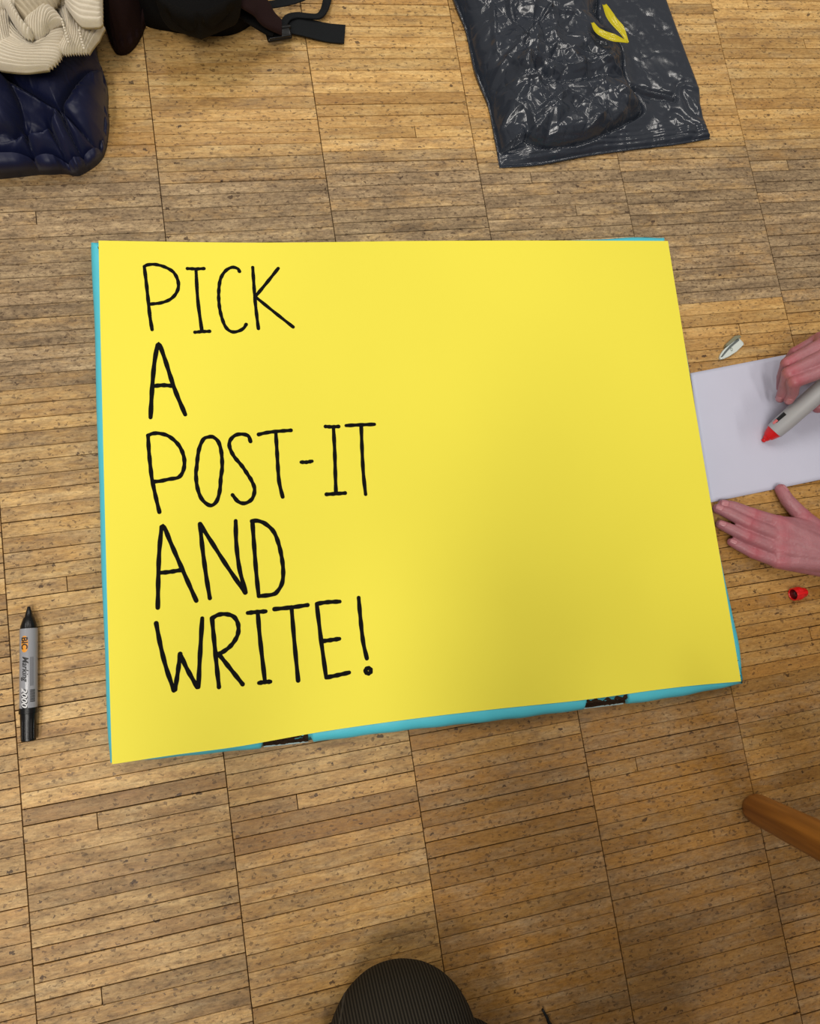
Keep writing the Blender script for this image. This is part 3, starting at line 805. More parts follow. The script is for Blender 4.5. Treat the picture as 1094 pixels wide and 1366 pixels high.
pouch = np.vstack([seam[:, :2], [tuple(at(480, -170, 0))[:2]], [tuple(at(520, 60, 0))[:2]], [tuple(at(630, 190, 0))[:2]], [tuple(at(660, 208, 0))[:2]]])
ins = inside(XY, pouch); ds = dist(XY, seam); dl = dist(XY, [tuple(at(*p, .0)) for p in bl]); db = dist(XY, [tuple(at(*p, 0)) for p in bb]); dr = dist(XY, [tuple(at(*p, 0)) for p in br])
z = np.full(XY.shape[:2], .006)
z += .034 * (1 - np.exp(-ds / .016)) * ins
z += .006 * np.exp(-(ds / .012) ** 2) * (~ins)
z -= .004 * np.exp(-(ds / .0022) ** 2)
# crumpled facets
R2 = np.random.default_rng(4)
fac = np.zeros_like(z)
for k in range(300):
    c = XY.reshape(-1, 2)[R2.integers(0, XY.shape[0] * XY.shape[1])]
    a = R2.uniform(0, math.pi); w1 = R2.uniform(.006, .045); w2 = w1 * R2.uniform(.25, .9)
    q = XY - c; uu_ = q[..., 0] * math.cos(a) + q[..., 1] * math.sin(a); vv_ = -q[..., 0] * math.sin(a) + q[..., 1] * math.cos(a)
    fac += R2.choice([1, -.7]) * w2 * R2.uniform(.16, .52) * np.maximum(0, 1 - np.abs(uu_) / w1 - np.abs(vv_) / w2)
flat = (~ins) & (dr < .2)
z += fac * np.where(ins, .9, .12)
for k in range(26):
    c = XY.reshape(-1, 2)[R2.integers(0, XY.shape[0] * XY.shape[1])]
    a = R2.uniform(0, math.pi); q = XY - c; w1 = R2.uniform(.03, .07)
    tri = np.full(XY.shape[:2], 1e9)
    for m_ in range(3):
        b_ = a + m_ * 2.1 + R2.uniform(-.4, .4); tri = np.minimum(tri, w1 * R2.uniform(.35, .8) - (q[..., 0] * math.cos(b_) + q[..., 1] * math.sin(b_)))
    z += np.where(ins, 1, .15) * R2.uniform(.12, .3) * np.clip(tri, 0, .02)
# long drawn creases inside the pouch
for pts, amp, wd in [([(622, 95), (665, 150), (700, 115)], .004, .004), ([(700, 60), (715, 90), (745, 105), (800, 95), (835, 92)], -.006, .004), ([(705, 78), (760, 88), (830, 72)], .005, .004),
                     ([(665, 108), (700, 106), (740, 108)], .003, .002), ([(700, 55), (672, 80), (655, 112)], .004, .003), ([(740, 60), (785, 70), (835, 88)], .004, .0025),
                     ([(660, 0), (665, 60)], .004, .0025), ([(700, 50), (680, 5), (690, -40)], .004, .0025), ([(733, 12), (700, 52)], .004, .002), ([(733, 12), (765, 14)], .003, .002),
                     ([(757, 120), (715, 152)], .003, .003), ([(757, 120), (790, 130)], .002, .002), ([(665, 160), (700, 135), (718, 163)], .004, .003)]:
    dd = dist(XY, resample([tuple(at(*p, .04)) for p in pts], 30)); z += amp * np.maximum(0, 1 - dd / (wd * 2.2)) * (1 if amp > 0 else 1)
# gathers across the seam
si = np.argmin(((XY[..., None, :] - seam[None, None, ::3, :2]) ** 2).sum(-1), -1) * 3.0
sarc = np.linalg.norm(np.diff(seam[:, :2], axis=0), axis=1).mean() * si
ph = vnoise(XY, 40, 5, 2) * 9
gm = np.exp(-ds / .018) * ins + .5 * np.exp(-ds / .008) * (~ins)
z += .0022 * np.sin(sarc * 620 + ph) * gm * (.3 + vnoise(XY, 18, 8, 1))
# long wrinkles in the lower hem
hem = np.exp(-(db / .022) ** 2)
z += hem * (.0022 * np.abs(np.sin(db * 420 + 6 * vnoise(XY, 14, 12, 2))) + .0012 * (vnoise(XY, 90, 3, 2) - .5))
z += .0018 * np.sin(vnoise(XY, 22, 30, 2) * 26) * np.exp(-(np.hypot(XY[..., 0] - at(915, 150).x, XY[..., 1] - at(915, 150).y) / .055) ** 2)
dd = dist(XY, [tuple(at(*p, .006)) for p in [(845, 120), (870, 125), (897, 131)]]); z += .004 * np.maximum(0, 1 - dd / .004) - .003 * np.exp(-((dd - .006) / .002) ** 2)
z += .0012 * (vnoise(XY, 45, 17, 3) - .5)
edge = np.minimum(np.minimum(dl, db), dr)
z = .0012 + np.maximum(z - .0012, .001) * (1 - np.exp(-edge / .0045))
z = z * (.25 + .75 * np.sin(np.clip(dl / .06, 0, 1) * math.pi / 2))
G[..., 2] = z
# raise shifts points outward in view: keep outline at floor level
bagroot = thing('bin_bag', 'crumpled shiny dark grey bin liner with a yellow drawstring on the floor', 'bag', (at(780, 60).x, at(780, 60).y, 0))
pobj('bag', gridmesh('bag', G, .0004), M['bag'], bagroot, True)
# drawstring: a folded band, two legs meeting in a point
def film(name, center, wid, zs, fold=.25):
    C = resample([tuple(at(x, y, zz)) for (x, y), zz in zip(center, zs)], 40)
    Wd = np.interp(np.linspace(0, 1, 40), np.linspace(0, 1, len(wid)), wid)
    T = np.gradient(C[:, :2], axis=0); T /= np.linalg.norm(T, axis=1)[:, None]; Nn2 = np.stack([-T[:, 1], T[:, 0]], 1)
    G = np.zeros((9, 40, 3))
    for j in range(9):
        s = (j / 8 - .5); G[j, :, :2] = C[:, :2] + Nn2 * (Wd * s)[:, None]
        G[j, :, 2] = C[:, 2] + Wd * fold * (abs(s * 2) - .5 + .4 * np.sin(s * 14 + np.linspace(0, 9, 40)) * .35)
    return G
Gs = [film('a', [(806, 6), (815, 24), (828, 40), (838, 57)], [.006, .014, .013, .003], [.046, .050, .050, .046]),
      film('b', [(790, 30), (798, 42), (815, 50), (837, 56)], [.004, .012, .012, .003], [.044, .049, .052, .048])]
for Gq in Gs:
    bmx = bmesh.new(); me = gridmesh('drawstring', Gq); bmx.from_mesh(me); bmesh.ops.solidify(bmx, geom=bmx.faces[:], thickness=.0006)
    pobj('drawstring', bm2me('drawstring', bmx), M['drawstring'], bagroot, True)['label'] = 'yellow drawstring band'

# ------------------------------------------------------------------ navy puffer jacket
jb = [(-120, 226), (-40, 224), (0, 223), (40, 220.5), (60, 221), (80, 221), (92, 224), (101, 224), (112, 219), (124, 212), (134, 202), (140, 188)]
jr = [(140, 188), (143, 160), (141.5, 138), (142, 122), (139, 100), (133, 85), (128, 68), (124, 40), (118, -10), (110, -90), (105, -150)]
jt = [(-120, -150), (0, -155), (105, -150)]
jl = [(-120, 226), (-122, 60), (-120, -150)]
NU, NV = 240, 300
G = coons([tuple(at(*p, .012)) for p in jb], [tuple(at(*p, .012)) for p in jr], [tuple(at(*p, .03)) for p in jt], [tuple(at(*p, .03)) for p in jl], NU, NV)
XY = G[..., :2].copy()
dE = np.minimum(dist(XY, [tuple(at(*p, .012)) for p in jb]), dist(XY, [tuple(at(*p, .012)) for p in jr]))
seams = [[(129, 66), (112, 95), (98, 122), (84, 151)], [(84, 151), (100, 165), (118, 175), (138, 168)], [(-60, 92), (0, 106), (30, 122), (55, 138), (84, 155)],
         [(84, 155), (92, 175), (106, 196), (126, 210)], [(30, 168), (36, 195), (39, 224)], [(62, 160), (76, 188), (88, 212), (94, 228)], [(-50, 175), (-45, 226)], [(-60, 175), (0, 180), (40, 172), (72, 160)],
         [(60, 60), (75, 20), (80, -60)], [(-60, 40), (30, 55), (110, 60)]]
zt = .062
dS = np.full(XY.shape[:2], 1e9)
for s in seams:
    dS = np.minimum(dS, dist(XY, resample([tuple(at(*p, .05)) for p in s], 24)))
prof_e = np.sqrt(np.clip(1 - (1 - np.clip(dE / .045, 0, 1)) ** 2, 0, 1))
puff = np.clip(dS / .026, 0, 1); puff = np.sqrt(1 - (1 - puff) ** 2)
z = .006 + (zt - .018) * prof_e + .026 * puff * (.35 + .65 * prof_e) - .008 * np.exp(-(dS / .002) ** 2) * prof_e
pit = [(-40, 132), (20, 128), (60, 146), (80, 162), (58, 180), (30, 178), (-40, 180)]
pw = [tuple(at(*p, .05)) for p in pit]; pin = inside(XY, pw); dp = dist(XY, pw + [pw[0]])
z -= np.where(pin, .036 * (1 - np.exp(-(dp / .012))), 0) * .9
roll = at(-2, 150, .05)
rr_ = np.hypot(XY[..., 0] - roll.x, (XY[..., 1] - roll.y) * .8); z += .034 * np.clip(1 - (rr_ / .026) ** 2, 0, 1) ** .5
# small pulls along the stitching
z += .0011 * np.sin(vnoise(XY, 60, 40, 2) * 24) * np.exp(-dS / .009) + .003 * (vnoise(XY, 16, 44, 2) - .5) + .0015 * (vnoise(XY, 55, 46, 2) - .5)
G[..., 2] = np.maximum(z, .004)
jk = thing('puffer_jacket', 'dark navy quilted puffer jacket folded on the floor at the upper left', 'jacket', (at(40, 120).x, at(40, 120).y, 0))
pobj('shell', gridmesh('shell', G, .001), M['navy'], jk, True)
# stitched seams as thin cords
for s in seams[:6]:
    C = resample([tuple(at(*p, .05)) for p in s], 40)
    bvt = None
    V, F = [], []
    for i, p in enumerate(C):
        jx = np.unravel_index(np.argmin((XY[..., 0] - p[0]) ** 2 + (XY[..., 1] - p[1]) ** 2), XY.shape[:2]); zz = G[..., 2][jx] + .0002
        if dE[jx] < .03: zz = -.01
        T = C[min(i + 1, 39)] - C[max(i - 1, 0)]; T /= np.linalg.norm(T[:2]); n2 = (-T[1] * .0006, T[0] * .0006)
        V += [(p[0] + n2[0], p[1] + n2[1], zz), (p[0], p[1], zz + .0006), (p[0] - n2[0], p[1] - n2[1], zz)]
    F = [f_ for i in range(39) for f_ in [(3 * i, 3 * i + 1, 3 * i + 4, 3 * i + 3), (3 * i + 1, 3 * i + 2, 3 * i + 5, 3 * i + 4)] if V[3 * i][2] > 0 and V[3 * i + 3][2] > 0]
    used = sorted({q for f_ in F for q in f_}); mp_ = {q: n_ for n_, q in enumerate(used)}; V = [V[q] for q in used]; F = [tuple(mp_[q] for q in f_) for f_ in F]
    pobj('seam', meshd('seam', V, F), M['navy'], jk, True)

# ------------------------------------------------------------------ beige ribbed garment on top of the jacket
def c7(x, y, dz=0): return (x / 7.293, y / 7.293)
gar = thing('corduroy_garment', 'beige wide-ribbed corduroy garment crumpled on top of the navy jacket', 'garment', (at(40, 30).x, at(40, 30).y, .09))
def cpatch(bot, right, top, left, ribs, axis, zb, bulge, nu=110, nv=110, mat='beige', name='fold', tilt=(0, 0), amp=.0036):
    """corner curves in zoom coordinates; ribs counted along v (axis 1) or u (axis 0); tilt = extra height along u, v"""
    Z = zb
    g = coons([tuple(at(*c7(*p), Z)) for p in bot], [tuple(at(*c7(*p), Z)) for p in right], [tuple(at(*c7(*p), Z)) for p in top], [tuple(at(*c7(*p), Z)) for p in left], nu, nv)
    U = np.linspace(0, 1, nu)[None, :]; Vv = np.linspace(0, 1, nv)[:, None]
    t = Vv if axis == 1 else U
    rib = np.abs(np.sin(math.pi * t * round(ribs * .86) + .25 * np.sin(6 * (U + Vv)))) ** .55
    e = np.minimum(np.minimum(U, 1 - U), np.minimum(Vv, 1 - Vv)); ep = np.sqrt(np.clip(1 - (1 - np.clip(e / .07, 0, 1)) ** 2, 0, 1))
    g[..., 2] = Z + bulge * (np.sin(math.pi * np.clip(U, 0, 1)) ** .6 * np.sin(math.pi * Vv) ** .6) + rib * amp + tilt[0] * U + tilt[1] * Vv - .003 * (1 - ep) + .008 * (vnoise(g[..., :2], 25, int(ribs), 2) - .5)
    me = gridmesh(name, g, None)
    bmx = bmesh.new(); bmx.from_mesh(me); bmesh.ops.recalc_face_normals(bmx, faces=bmx.faces)
    if sum(f_.normal.z for f_ in bmx.faces) < 0: bmesh.ops.reverse_faces(bmx, faces=bmx.faces)
    ret = bmesh.ops.extrude_face_region(bmx, geom=bmx.faces[:])
    for g_ in ret['geom']:
        if isinstance(g_, bmesh.types.BMVert): g_.co.z -= .004
    return pobj(name, bm2me(name, bmx), M[mat], gar, True)
# under layer that closes the pile
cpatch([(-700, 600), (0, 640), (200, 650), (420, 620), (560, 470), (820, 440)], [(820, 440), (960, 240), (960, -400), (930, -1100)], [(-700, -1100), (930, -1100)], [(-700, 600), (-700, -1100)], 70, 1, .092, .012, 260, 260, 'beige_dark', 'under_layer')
# A: big lower lobe, ribs sweep down-right then hook up to the seam
cpatch([(-500, 470), (-150, 590), (0, 665), (150, 695), (300, 690), (470, 660)], [(470, 660), (535, 610), (585, 540), (600, 440), (640, 330), (600, 215)],
       [(90, 180), (170, 300), (260, 375), (350, 395), (430, 350), (480, 270), (600, 215)], [(-500, 470), (-330, 380), (-120, 330), (40, 330), (90, 180)], 17, 1, .106, .012, 200, 190, 'beige', 'lower_fold')
# G: fold above it with diagonal ribs
cpatch([(255, 300), (300, 370), (360, 380), (430, 350), (480, 285)], [(480, 285), (560, 240), (625, 215)], [(260, 225), (400, 150), (490, 90), (560, 135), (625, 215)], [(255, 300), (245, 260), (260, 225)], 15, 0, .116, .012, 150, 90, 'beige', 'middle_fold')
# F: left panel
cpatch([(-500, 500), (-100, 560), (60, 530), (130, 400)], [(130, 400), (110, 250), (95, 120), (60, 70)], [(-500, -60), (-150, -30), (60, 70)], [(-500, 500), (-500, -60)], 24, 0, .109, .010, 220, 110, 'beige', 'left_panel')
# E: rope-like roll
cpatch([(40, 60), (75, 130), (150, 260), (230, 350), (300, 375)], [(300, 375), (320, 335), (300, 300)], [(110, 70), (175, 130), (235, 240), (300, 300)], [(40, 60), (75, 50), (110, 70)], 15, 0, .124, .014, 150, 50, 'beige', 'rolled_fold')
# D: darker diagonal roll at the top
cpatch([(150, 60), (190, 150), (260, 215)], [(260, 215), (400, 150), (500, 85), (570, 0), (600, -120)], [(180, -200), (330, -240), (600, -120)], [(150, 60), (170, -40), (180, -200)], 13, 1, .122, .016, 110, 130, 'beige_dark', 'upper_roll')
# C: panel with the stitched seam
cpatch([(560, 470), (620, 520), (740, 500), (850, 482)], [(850, 482), (930, 390), (1015, 250)], [(560, 110), (640, 60), (760, 230), (1015, 250)], [(560, 470), (620, 400), (640, 300), (560, 110)], 15, 0, .104, .010, 150, 100, 'beige', 'side_panel')
# B: upper flap, horizontal ribs
cpatch([(640, 60), (740, 200), (830, 255), (960, 250), (998, 215)], [(998, 215), (1002, 100), (1000, -60), (980, -300)], [(620, -300), (980, -300)], [(640, 60), (630, -60), (620, -300)], 16, 1, .126, .012, 110, 150, 'beige', 'upper_flap')
cpatch([(-500, -40), (-100, 60), (70, 70), (190, 40)], [(190, 40), (230, -100), (260, -400)], [(-500, -400), (260, -400)], [(-500, -40), (-500, -400)], 24, 0, .118, .012, 180, 80, 'beige', 'top_panel')
# stitch bumps
for (xa, ya), (xb, yb), n in (((600, 190), (665, 410), 9), ((770, 300), (815, 470), 7)):
    V, F = [], []
    parts = []
    for k in range(n):
        t = k / (n - 1); p = at(*c7(xa + (xb - xa) * t, ya + (yb - ya) * t), .121)
        bmx = bmesh.new(); bmesh.ops.create_icosphere(bmx, subdivisions=1, radius=.0016, matrix=Matrix.Translation(p)); 
        bmx.verts.index_update(); parts.append(([v_.co[:] for v_ in bmx.verts], [[q.index for q in f_.verts] for f_ in bmx.faces])); bmx.free()
    V, F = joinVF(parts); pobj('stitching', meshd('stitching', V, F), M['beige'], gar, True)

# ------------------------------------------------------------------ backpack
bp_ = thing('backpack', 'black backpack with dark maroon padded strap lying at the top beside the jacket', 'backpack', (at(240, -60).x, at(240, -60).y, 0))
def lump(bot, right, top, left, H, zed, rad, name, mat, nu=90, nv=90, ns=0.003, par=bp_, zlow=.001):
    g = coons([tuple(at(*p, zed)) for p in bot], [tuple(at(*p, zed)) for p in right], [tuple(at(*p, zed)) for p in top], [tuple(at(*p, zed)) for p in left], nu, nv)
    XY = g[..., :2].copy()
    d = np.minimum.reduce([dist(XY, [tuple(at(*p, zed)) for p in c]) for c in (bot, right, top, left)])
    g[..., 2] = zlow + .004 + (H - zlow) * np.sqrt(np.clip(1 - (1 - np.clip(d / rad, 0, 1)) ** 2, 0, 1)) + ns * (vnoise(XY, 20, 3, 3) - .5)
    return pobj(name, gridmesh(name, g, zlow), M[mat], par, True)
lump([(150, -8), (190, 14), (225, 22), (262, 27), (305, 27), (335, 12), (352, -12)], [(352, -12), (360, -80), (340, -200)], [(140, -210), (340, -200)], [(150, -8), (142, -100), (140, -210)], .12, .025, .05, 'main_compartment', 'bpack', ns=.008)
o = lump([(144, 46), (150, 56), (158, 59), (168, 56), (178, 46), (186, 32)], [(186, 32), (194, 5), (196, -60)], [(140, -70), (196, -60)], [(144, 46), (136, 10), (140, -70)], .09, .02, .035, 'side_pad', 'maroon', zlow=.002); o['label'] = 'dark maroon side pad'
# front pocket ridge
lump([(200, -30), (260, -10), (320, -35)], [(320, -35), (325, -110)], [(195, -110), (325, -110)], [(200, -30), (195, -110)], .03, .12, .02, 'front_pocket', 'bpack', 50, 50, zlow=.095)
# padded shoulder strap
def band(center, wid, zs, thick, name, mat, n=50, bulge=.35, par=bp_, zig=0):
    C = resample([tuple(at(x, y, z_)) for (x, y), z_ in zip(center, zs)], n)
    Wd = np.interp(np.linspace(0, 1, n), np.linspace(0, 1, len(wid)), wid)
    T = np.gradient(C[:, :2], axis=0); T /= np.linalg.norm(T, axis=1)[:, None]; N2 = np.stack([-T[:, 1], T[:, 0]], 1)
    V, F = [], []; m = 16
    for i in range(n):
        for k in range(m):
            a = 2 * math.pi * k / m; sx = np.sign(math.cos(a)) * abs(math.cos(a)) ** .55; sz = np.sign(math.sin(a)) * abs(math.sin(a)) ** .8
            V.append((C[i, 0] + N2[i, 0] * Wd[i] / 2 * sx, C[i, 1] + N2[i, 1] * Wd[i] / 2 * sx, C[i, 2] + thick / 2 * sz))
    for i in range(n - 1):
        for k in range(m): F.append((i * m + k, i * m + (k + 1) % m, (i + 1) * m + (k + 1) % m, (i + 1) * m + k))
    F += [tuple(range(m))[::-1], tuple((n - 1) * m + k for k in range(m))]
    bmx = bmesh.new(); me = meshd(name, V, F); bmx.from_mesh(me)
    return pobj(name, sharp(bm2me(name, bmx), 50), M[mat], par)
o = band([(285, -70), (318, -20), (345, 8), (362, 26), (376, 37)], [.055, .05, .045, .036, .020], [.10, .075, .05, .035, .024], .012, 'shoulder_strap', 'maroon'); o['label'] = 'dark maroon padded strap'
band([(295, -8), (325, 18), (348, 33), (366, 44)], [.016, .016, .018, .016], [.05, .035, .026, .02], .008, 'strap_edge', 'bpack')
band([(345, 8), (370, 5), (398, -2), (425, -14)], [.012, .012, .012, .012], [.03, .02, .02, .03], .003, 'grab_webbing', 'webbing')
# webbing loop standing on edge, then the flat tail
def edge_strip(pts, z0, z1, th, name, mat):
    C = resample([tuple(at(x, y, z0)) for x, y in pts], 60); T = np.gradient(C[:, :2], axis=0); T /= np.linalg.norm(T, axis=1)[:, None]; N2 = np.stack([-T[:, 1], T[:, 0]], 1) * th / 2
    V, F = [], []
    lean = np.linspace(0, .004, 60)
    for i in range(60):
        for s_, z_ in ((1, z0), (1, z1), (-1, z1), (-1, z0)): V.append((C[i, 0] + N2[i, 0] * s_, C[i, 1] + N2[i, 1] * s_ + (lean[i] if z_ == z1 else 0), z_))
    for i in range(59):
        for k in range(4): F.append((4 * i + k, 4 * i + (k + 1) % 4, 4 * i + 4 + (k + 1) % 4, 4 * i + 4 + k))
    F += [(3, 2, 1, 0), (236, 237, 238, 239)]
    bmx = bmesh.new(); me = meshd(name, V, F); bmx.from_mesh(me); return pobj(name, bm2me(name, bmx), M[mat], bp_)
band([(376, 36), (384, 24), (396, 20.5), (410, 21.5), (424, 22), (431, 16), (435, 6), (438, -10), (438, -30), (425, -60)], [.010, .010, .009, .008, .009, .011, .012, .011, .011, .011], [.014, .014, .012, .012, .010, .010, .010, .012, .02, .04], .004, 'webbing_loop', 'webbing', 80)
tailp = [(384, 26), (410, 27.5), (440, 31), (461, 33.5)]; tailb = [(384, 47), (410, 51.5), (435, 55), (459, 58)]
g = coons([tuple(at(*p, .006)) for p in tailb], [tuple(at(*p, .006)) for p in (tailb[-1], tailp[-1])], [tuple(at(*p, .006)) for p in tailp], [tuple(at(*p, .006)) for p in (tailb[0], tailp[0])], 60, 16)
g[..., 2] = .004 + .006 * np.linspace(1, .3, 60)[None] + .0012 * np.sin(np.linspace(0, 7, 60))[None]
bmx = bmesh.new(); bmx.from_mesh(gridmesh('t', g)); bmesh.ops.solidify(bmx, geom=bmx.faces[:], thickness=.0018)
pobj('webbing_tail', bm2me('webbing_tail', bmx), M['webbing'], bp_, True)
# ladder-lock buckle
bc = at(372, 47, .016); R3 = Matrix.Rotation(.18, 3, 'Z') @ Matrix.Rotation(.25, 3, 'X')
bk = pobj('buckle', bm2me('buckle', rbox(bc, (.034, .014, .006), .0025, R3)), M['black_plastic'], bp_, True)
def sub(name, bm, par, mat):
    me = bm2me(name, bm); me.transform(Matrix.Translation(-Vector(bp_.location))); o = mobj(name, me, M[mat], par, True); return o
sub('buckle_bar', rbox(bc + Vector((0, .009, .001)), (.036, .004, .005), .0015, R3), bk, 'black_plastic')
sub('buckle_bar', rbox(bc + Vector((.001, -.006, .004)), (.030, .003, .003), .001, R3), bk, 'black_plastic')

# ------------------------------------------------------------------ bodies
def ico(n=2):
    bm = bmesh.new(); bmesh.ops.create_icosphere(bm, subdivisions=n, radius=1); P = [v_.co.copy() for v_ in bm.verts]; bm.free(); return P
ICO = ico(3); ICO2 = ico(2)
def hull(bm, balls, sub_=ICO):
    vs = []
    for p, r in balls:
        for q in sub_: vs.append(bm.verts.new(Vector(p) + q * r))
    res = bmesh.ops.convex_hull(bm, input=vs)
    dele = [g_ for g_ in res['geom_interior'] if isinstance(g_, bmesh.types.BMVert)]
    bmesh.ops.delete(bm, geom=dele, context='VERTS')
def remesh(bm, vox, smooth_it, fac=.5):
    me = bpy.data.meshes.new('tmp'); bm.to_mesh(me); bm.free()
    o = bpy.data.objects.new('tmp', me); COL.objects.link(o)
    m = o.modifiers.new('r', 'REMESH'); m.mode = 'VOXEL'; m.voxel_size = vox; m.use_smooth_shade = True
    s = o.modifiers.new('s', 'SMOOTH'); s.factor = fac; s.iterations = smooth_it
    dg = bpy.context.evaluated_depsgraph_get(); out = bpy.data.meshes.new_from_object(o.evaluated_get(dg))
    bpy.data.objects.remove(o, do_unlink=True); bpy.data.meshes.remove(me)
    return out
def redness(me, spots):
    P = np.empty(len(me.vertices) * 3); me.vertices.foreach_get('co', P); P = P.reshape(-1, 3); r = np.zeros(len(P))
    for c, rad, a in spots: r = np.maximum(r, a * np.exp(-(np.linalg.norm(P - np.array(tuple(c)), axis=1) / rad) ** 2))
    at_ = me.attributes.new('redness', 'FLOAT', 'POINT'); at_.data.foreach_set('value', r.astype(np.float32))
def nail(c, fwd, upv, w_, l_, name='nail'):
    fwd = Vector(fwd).normalized(); upv = Vector(upv); upv = (upv - fwd * upv.dot(fwd)).normalized(); sd = fwd.cross(upv)
    g = np.zeros((7, 9, 3))
    for j in range(7):
        for i in range(9):
            a = (i / 8 * 2 - 1); b2 = (j / 6 * 2 - 1); ww = w_ * (1 - .12 * abs(b2) ** 3)
            p = Vector(c) + fwd * (b2 * l_ / 2 * (1 - .15 * a * a)) + sd * (math.sin(a * .95) * ww * .62) + upv * ((math.cos(a * .95) - 1) * ww * .8)
            g[j, i] = p
    return g
def make_hand(chains, palm, arm, vox=.0013):
    bm = bmesh.new(); spots = []; nails = []
    for ch in chains:
        pts = ch['p']; rs_ = ch['r']
        for i in range(len(pts) - 1): hull(bm, [(pts[i], rs_[i]), (pts[i + 1], rs_[i + 1])])
        for i in ch.get('red', (0, 1)): spots.append((pts[i] + Vector((0, 0, .006)), .011, .55))
        spots.append((pts[-1], .009, .45))
        # knuckle swelling
        hull(bm, [(pts[1], rs_[1] * 1.07), (pts[1] + (pts[2] - pts[1]) * .08, rs_[1] * 1.04)])
    for hl in palm: hull(bm, hl)
    for a, b2 in zip(arm[:-1], arm[1:]):
        hull(bm, [(a[0] + Vector(a[2]), a[1]), (a[0] - Vector(a[2]), a[1]), (b2[0] + Vector(b2[2]), b2[1]), (b2[0] - Vector(b2[2]), b2[1])])
    me = remesh(bm, vox, 5, .5); redness(me, spots); return me

# --- person at the right: flat left hand, writing right hand
Lh = {
 'index': [(1037, 697, .020), (1004, 686, .0165), (979, 676, .0115), (964, 672.5, .0082)],
 'middle': [(1040, 715, .022), (998, 698, .0185), (970, 683.5, .0125), (957, 678.5, .0082)],
 'ring': [(1037, 733, .020), (996, 716, .0165), (973, 705, .0115), (961, 699.5, .0078)],
 'pinky': [(1037, 749, .0165), (1005, 738, .0125), (986, 728.5, .0095), (975.5, 723, .0072)],
 'thumb': [(1088, 706, .018), (1070, 689, .0155), (1051, 668, .0125), (1041.5, 653, .0095)],
}
rad = {'index': [.0095, .0083, .0074, .0064], 'middle': [.0098, .0086, .0077, .0066], 'ring': [.0095, .0082, .0073, .0063], 'pinky': [.0086, .0073, .0065, .0056], 'thumb': [.0135, .0108, .0092, .0078]}
ch = []; PL = {}
for k, p in Lh.items():
    pts = [at(*q) for q in p]; PL[k] = pts; ch.append(dict(p=pts, r=rad[k]))
wr = at(1133, 752, .030); el = wr + Vector((.20, -.06, .07))
palm = [[(PL['index'][0], .0105), (PL['middle'][0], .0108), (at(1120, 728, .026), .015), (at(1122, 742, .027), .015)],
        [(PL['middle'][0], .0108), (PL['ring'][0], .0105), (at(1122, 742, .027), .015), (at(1122, 752, .025), .015)],
        [(PL['ring'][0], .0105), (PL['pinky'][0], .0098), (at(1122, 752, .025), .015), (at(1118, 760, .021), .014)],
        [(PL['thumb'][0], .013), (PL['index'][0], .0095), (at(1115, 722, .024), .015)],
        [(PL['thumb'][0], .014), (at(1120, 728, .024), .016)],
        [(PL['index'][0] - Vector((0, 0, .006)), .0085), (PL['pinky'][0] - Vector((0, 0, .004)), .008), (at(1110, 725, .014), .011), (at(1110, 755, .014), .011)],
        # web between thumb and index
        [(PL['thumb'][1], .0075), (PL['index'][0] + (at(1120, 728, .024) - PL['index'][0]) * .45, .009), (PL['thumb'][0], .010)]]
# extensor tendons
for k in ('index', 'middle', 'ring', 'pinky'):
    palm.append([(PL[k][0] + Vector((0, 0, .0012)), .0098), (PL[k][0] + (wr - PL[k][0]) * .6 + Vector((0, 0, .004)), .0135)])
sdir = Vector((.25, .9, 0)).normalized()
arm = [(at(1118, 742, .026), .0165, sdir * .018), (wr, .0185, sdir * .0125), (wr + (el - wr) * .35, .024, sdir * .013), (wr + (el - wr) * .7, .032, sdir * .010)]
lh = make_hand(ch, palm, arm)
person = thing('person', 'person at the right edge writing on white paper, left hand flat, right hand curled', 'person', (1.55, .17, 0))
lho = pobj('left_hand', lh, M['skin'], person, True); lho['label'] = 'flat left hand with spread thumb pressed on the floor'
def bvh(o):
    me = o.data; return BVHTree.FromPolygons([v_.co + Vector(person.location) for v_ in me.vertices], [tuple(p.vertices) for p in me.polygons])
def add_nail(handobj, tree, tip, prev, up_, w_, l_, back=.35):
    fwd = (tip - prev).normalized(); c = tip - fwd * (l_ * back)
    up_ = Vector(up_); up_ = (up_ - fwd * up_.dot(fwd)).normalized()
    g = nail((0, 0, 0), fwd, up_, w_, l_)
    for j in range(g.shape[0]):
        for i in range(g.shape[1]):
            q = c + Vector(g[j, i]); hit = tree.ray_cast(q + up_ * .02, -up_)
            g[j, i] = tuple((hit[0] if hit[0] else q) + up_ * (.00035 - .0003 * (abs(i / 4 - 1) ** 3)))
    me = gridmesh('nail', g); bmx = bmesh.new(); bmx.from_mesh(me); bmesh.ops.solidify(bmx, geom=bmx.faces[:], thickness=.0003); me = bm2me('nail', bmx)
    me.transform(Matrix.Translation(-Vector(person.location)))
    return mobj('nail', me, M['nail'], handobj, True)
tr = bvh(lho)
for k in ('index', 'middle', 'ring', 'pinky'):
    add_nail(lho, tr, PL[k][3], PL[k][2], (0, .1, 1), .0088 if k != 'pinky' else .0072, .0105, .1)
add_nail(lho, tr, PL['thumb'][3], PL['thumb'][2], (.75, .15, .6), .011, .012, .1)

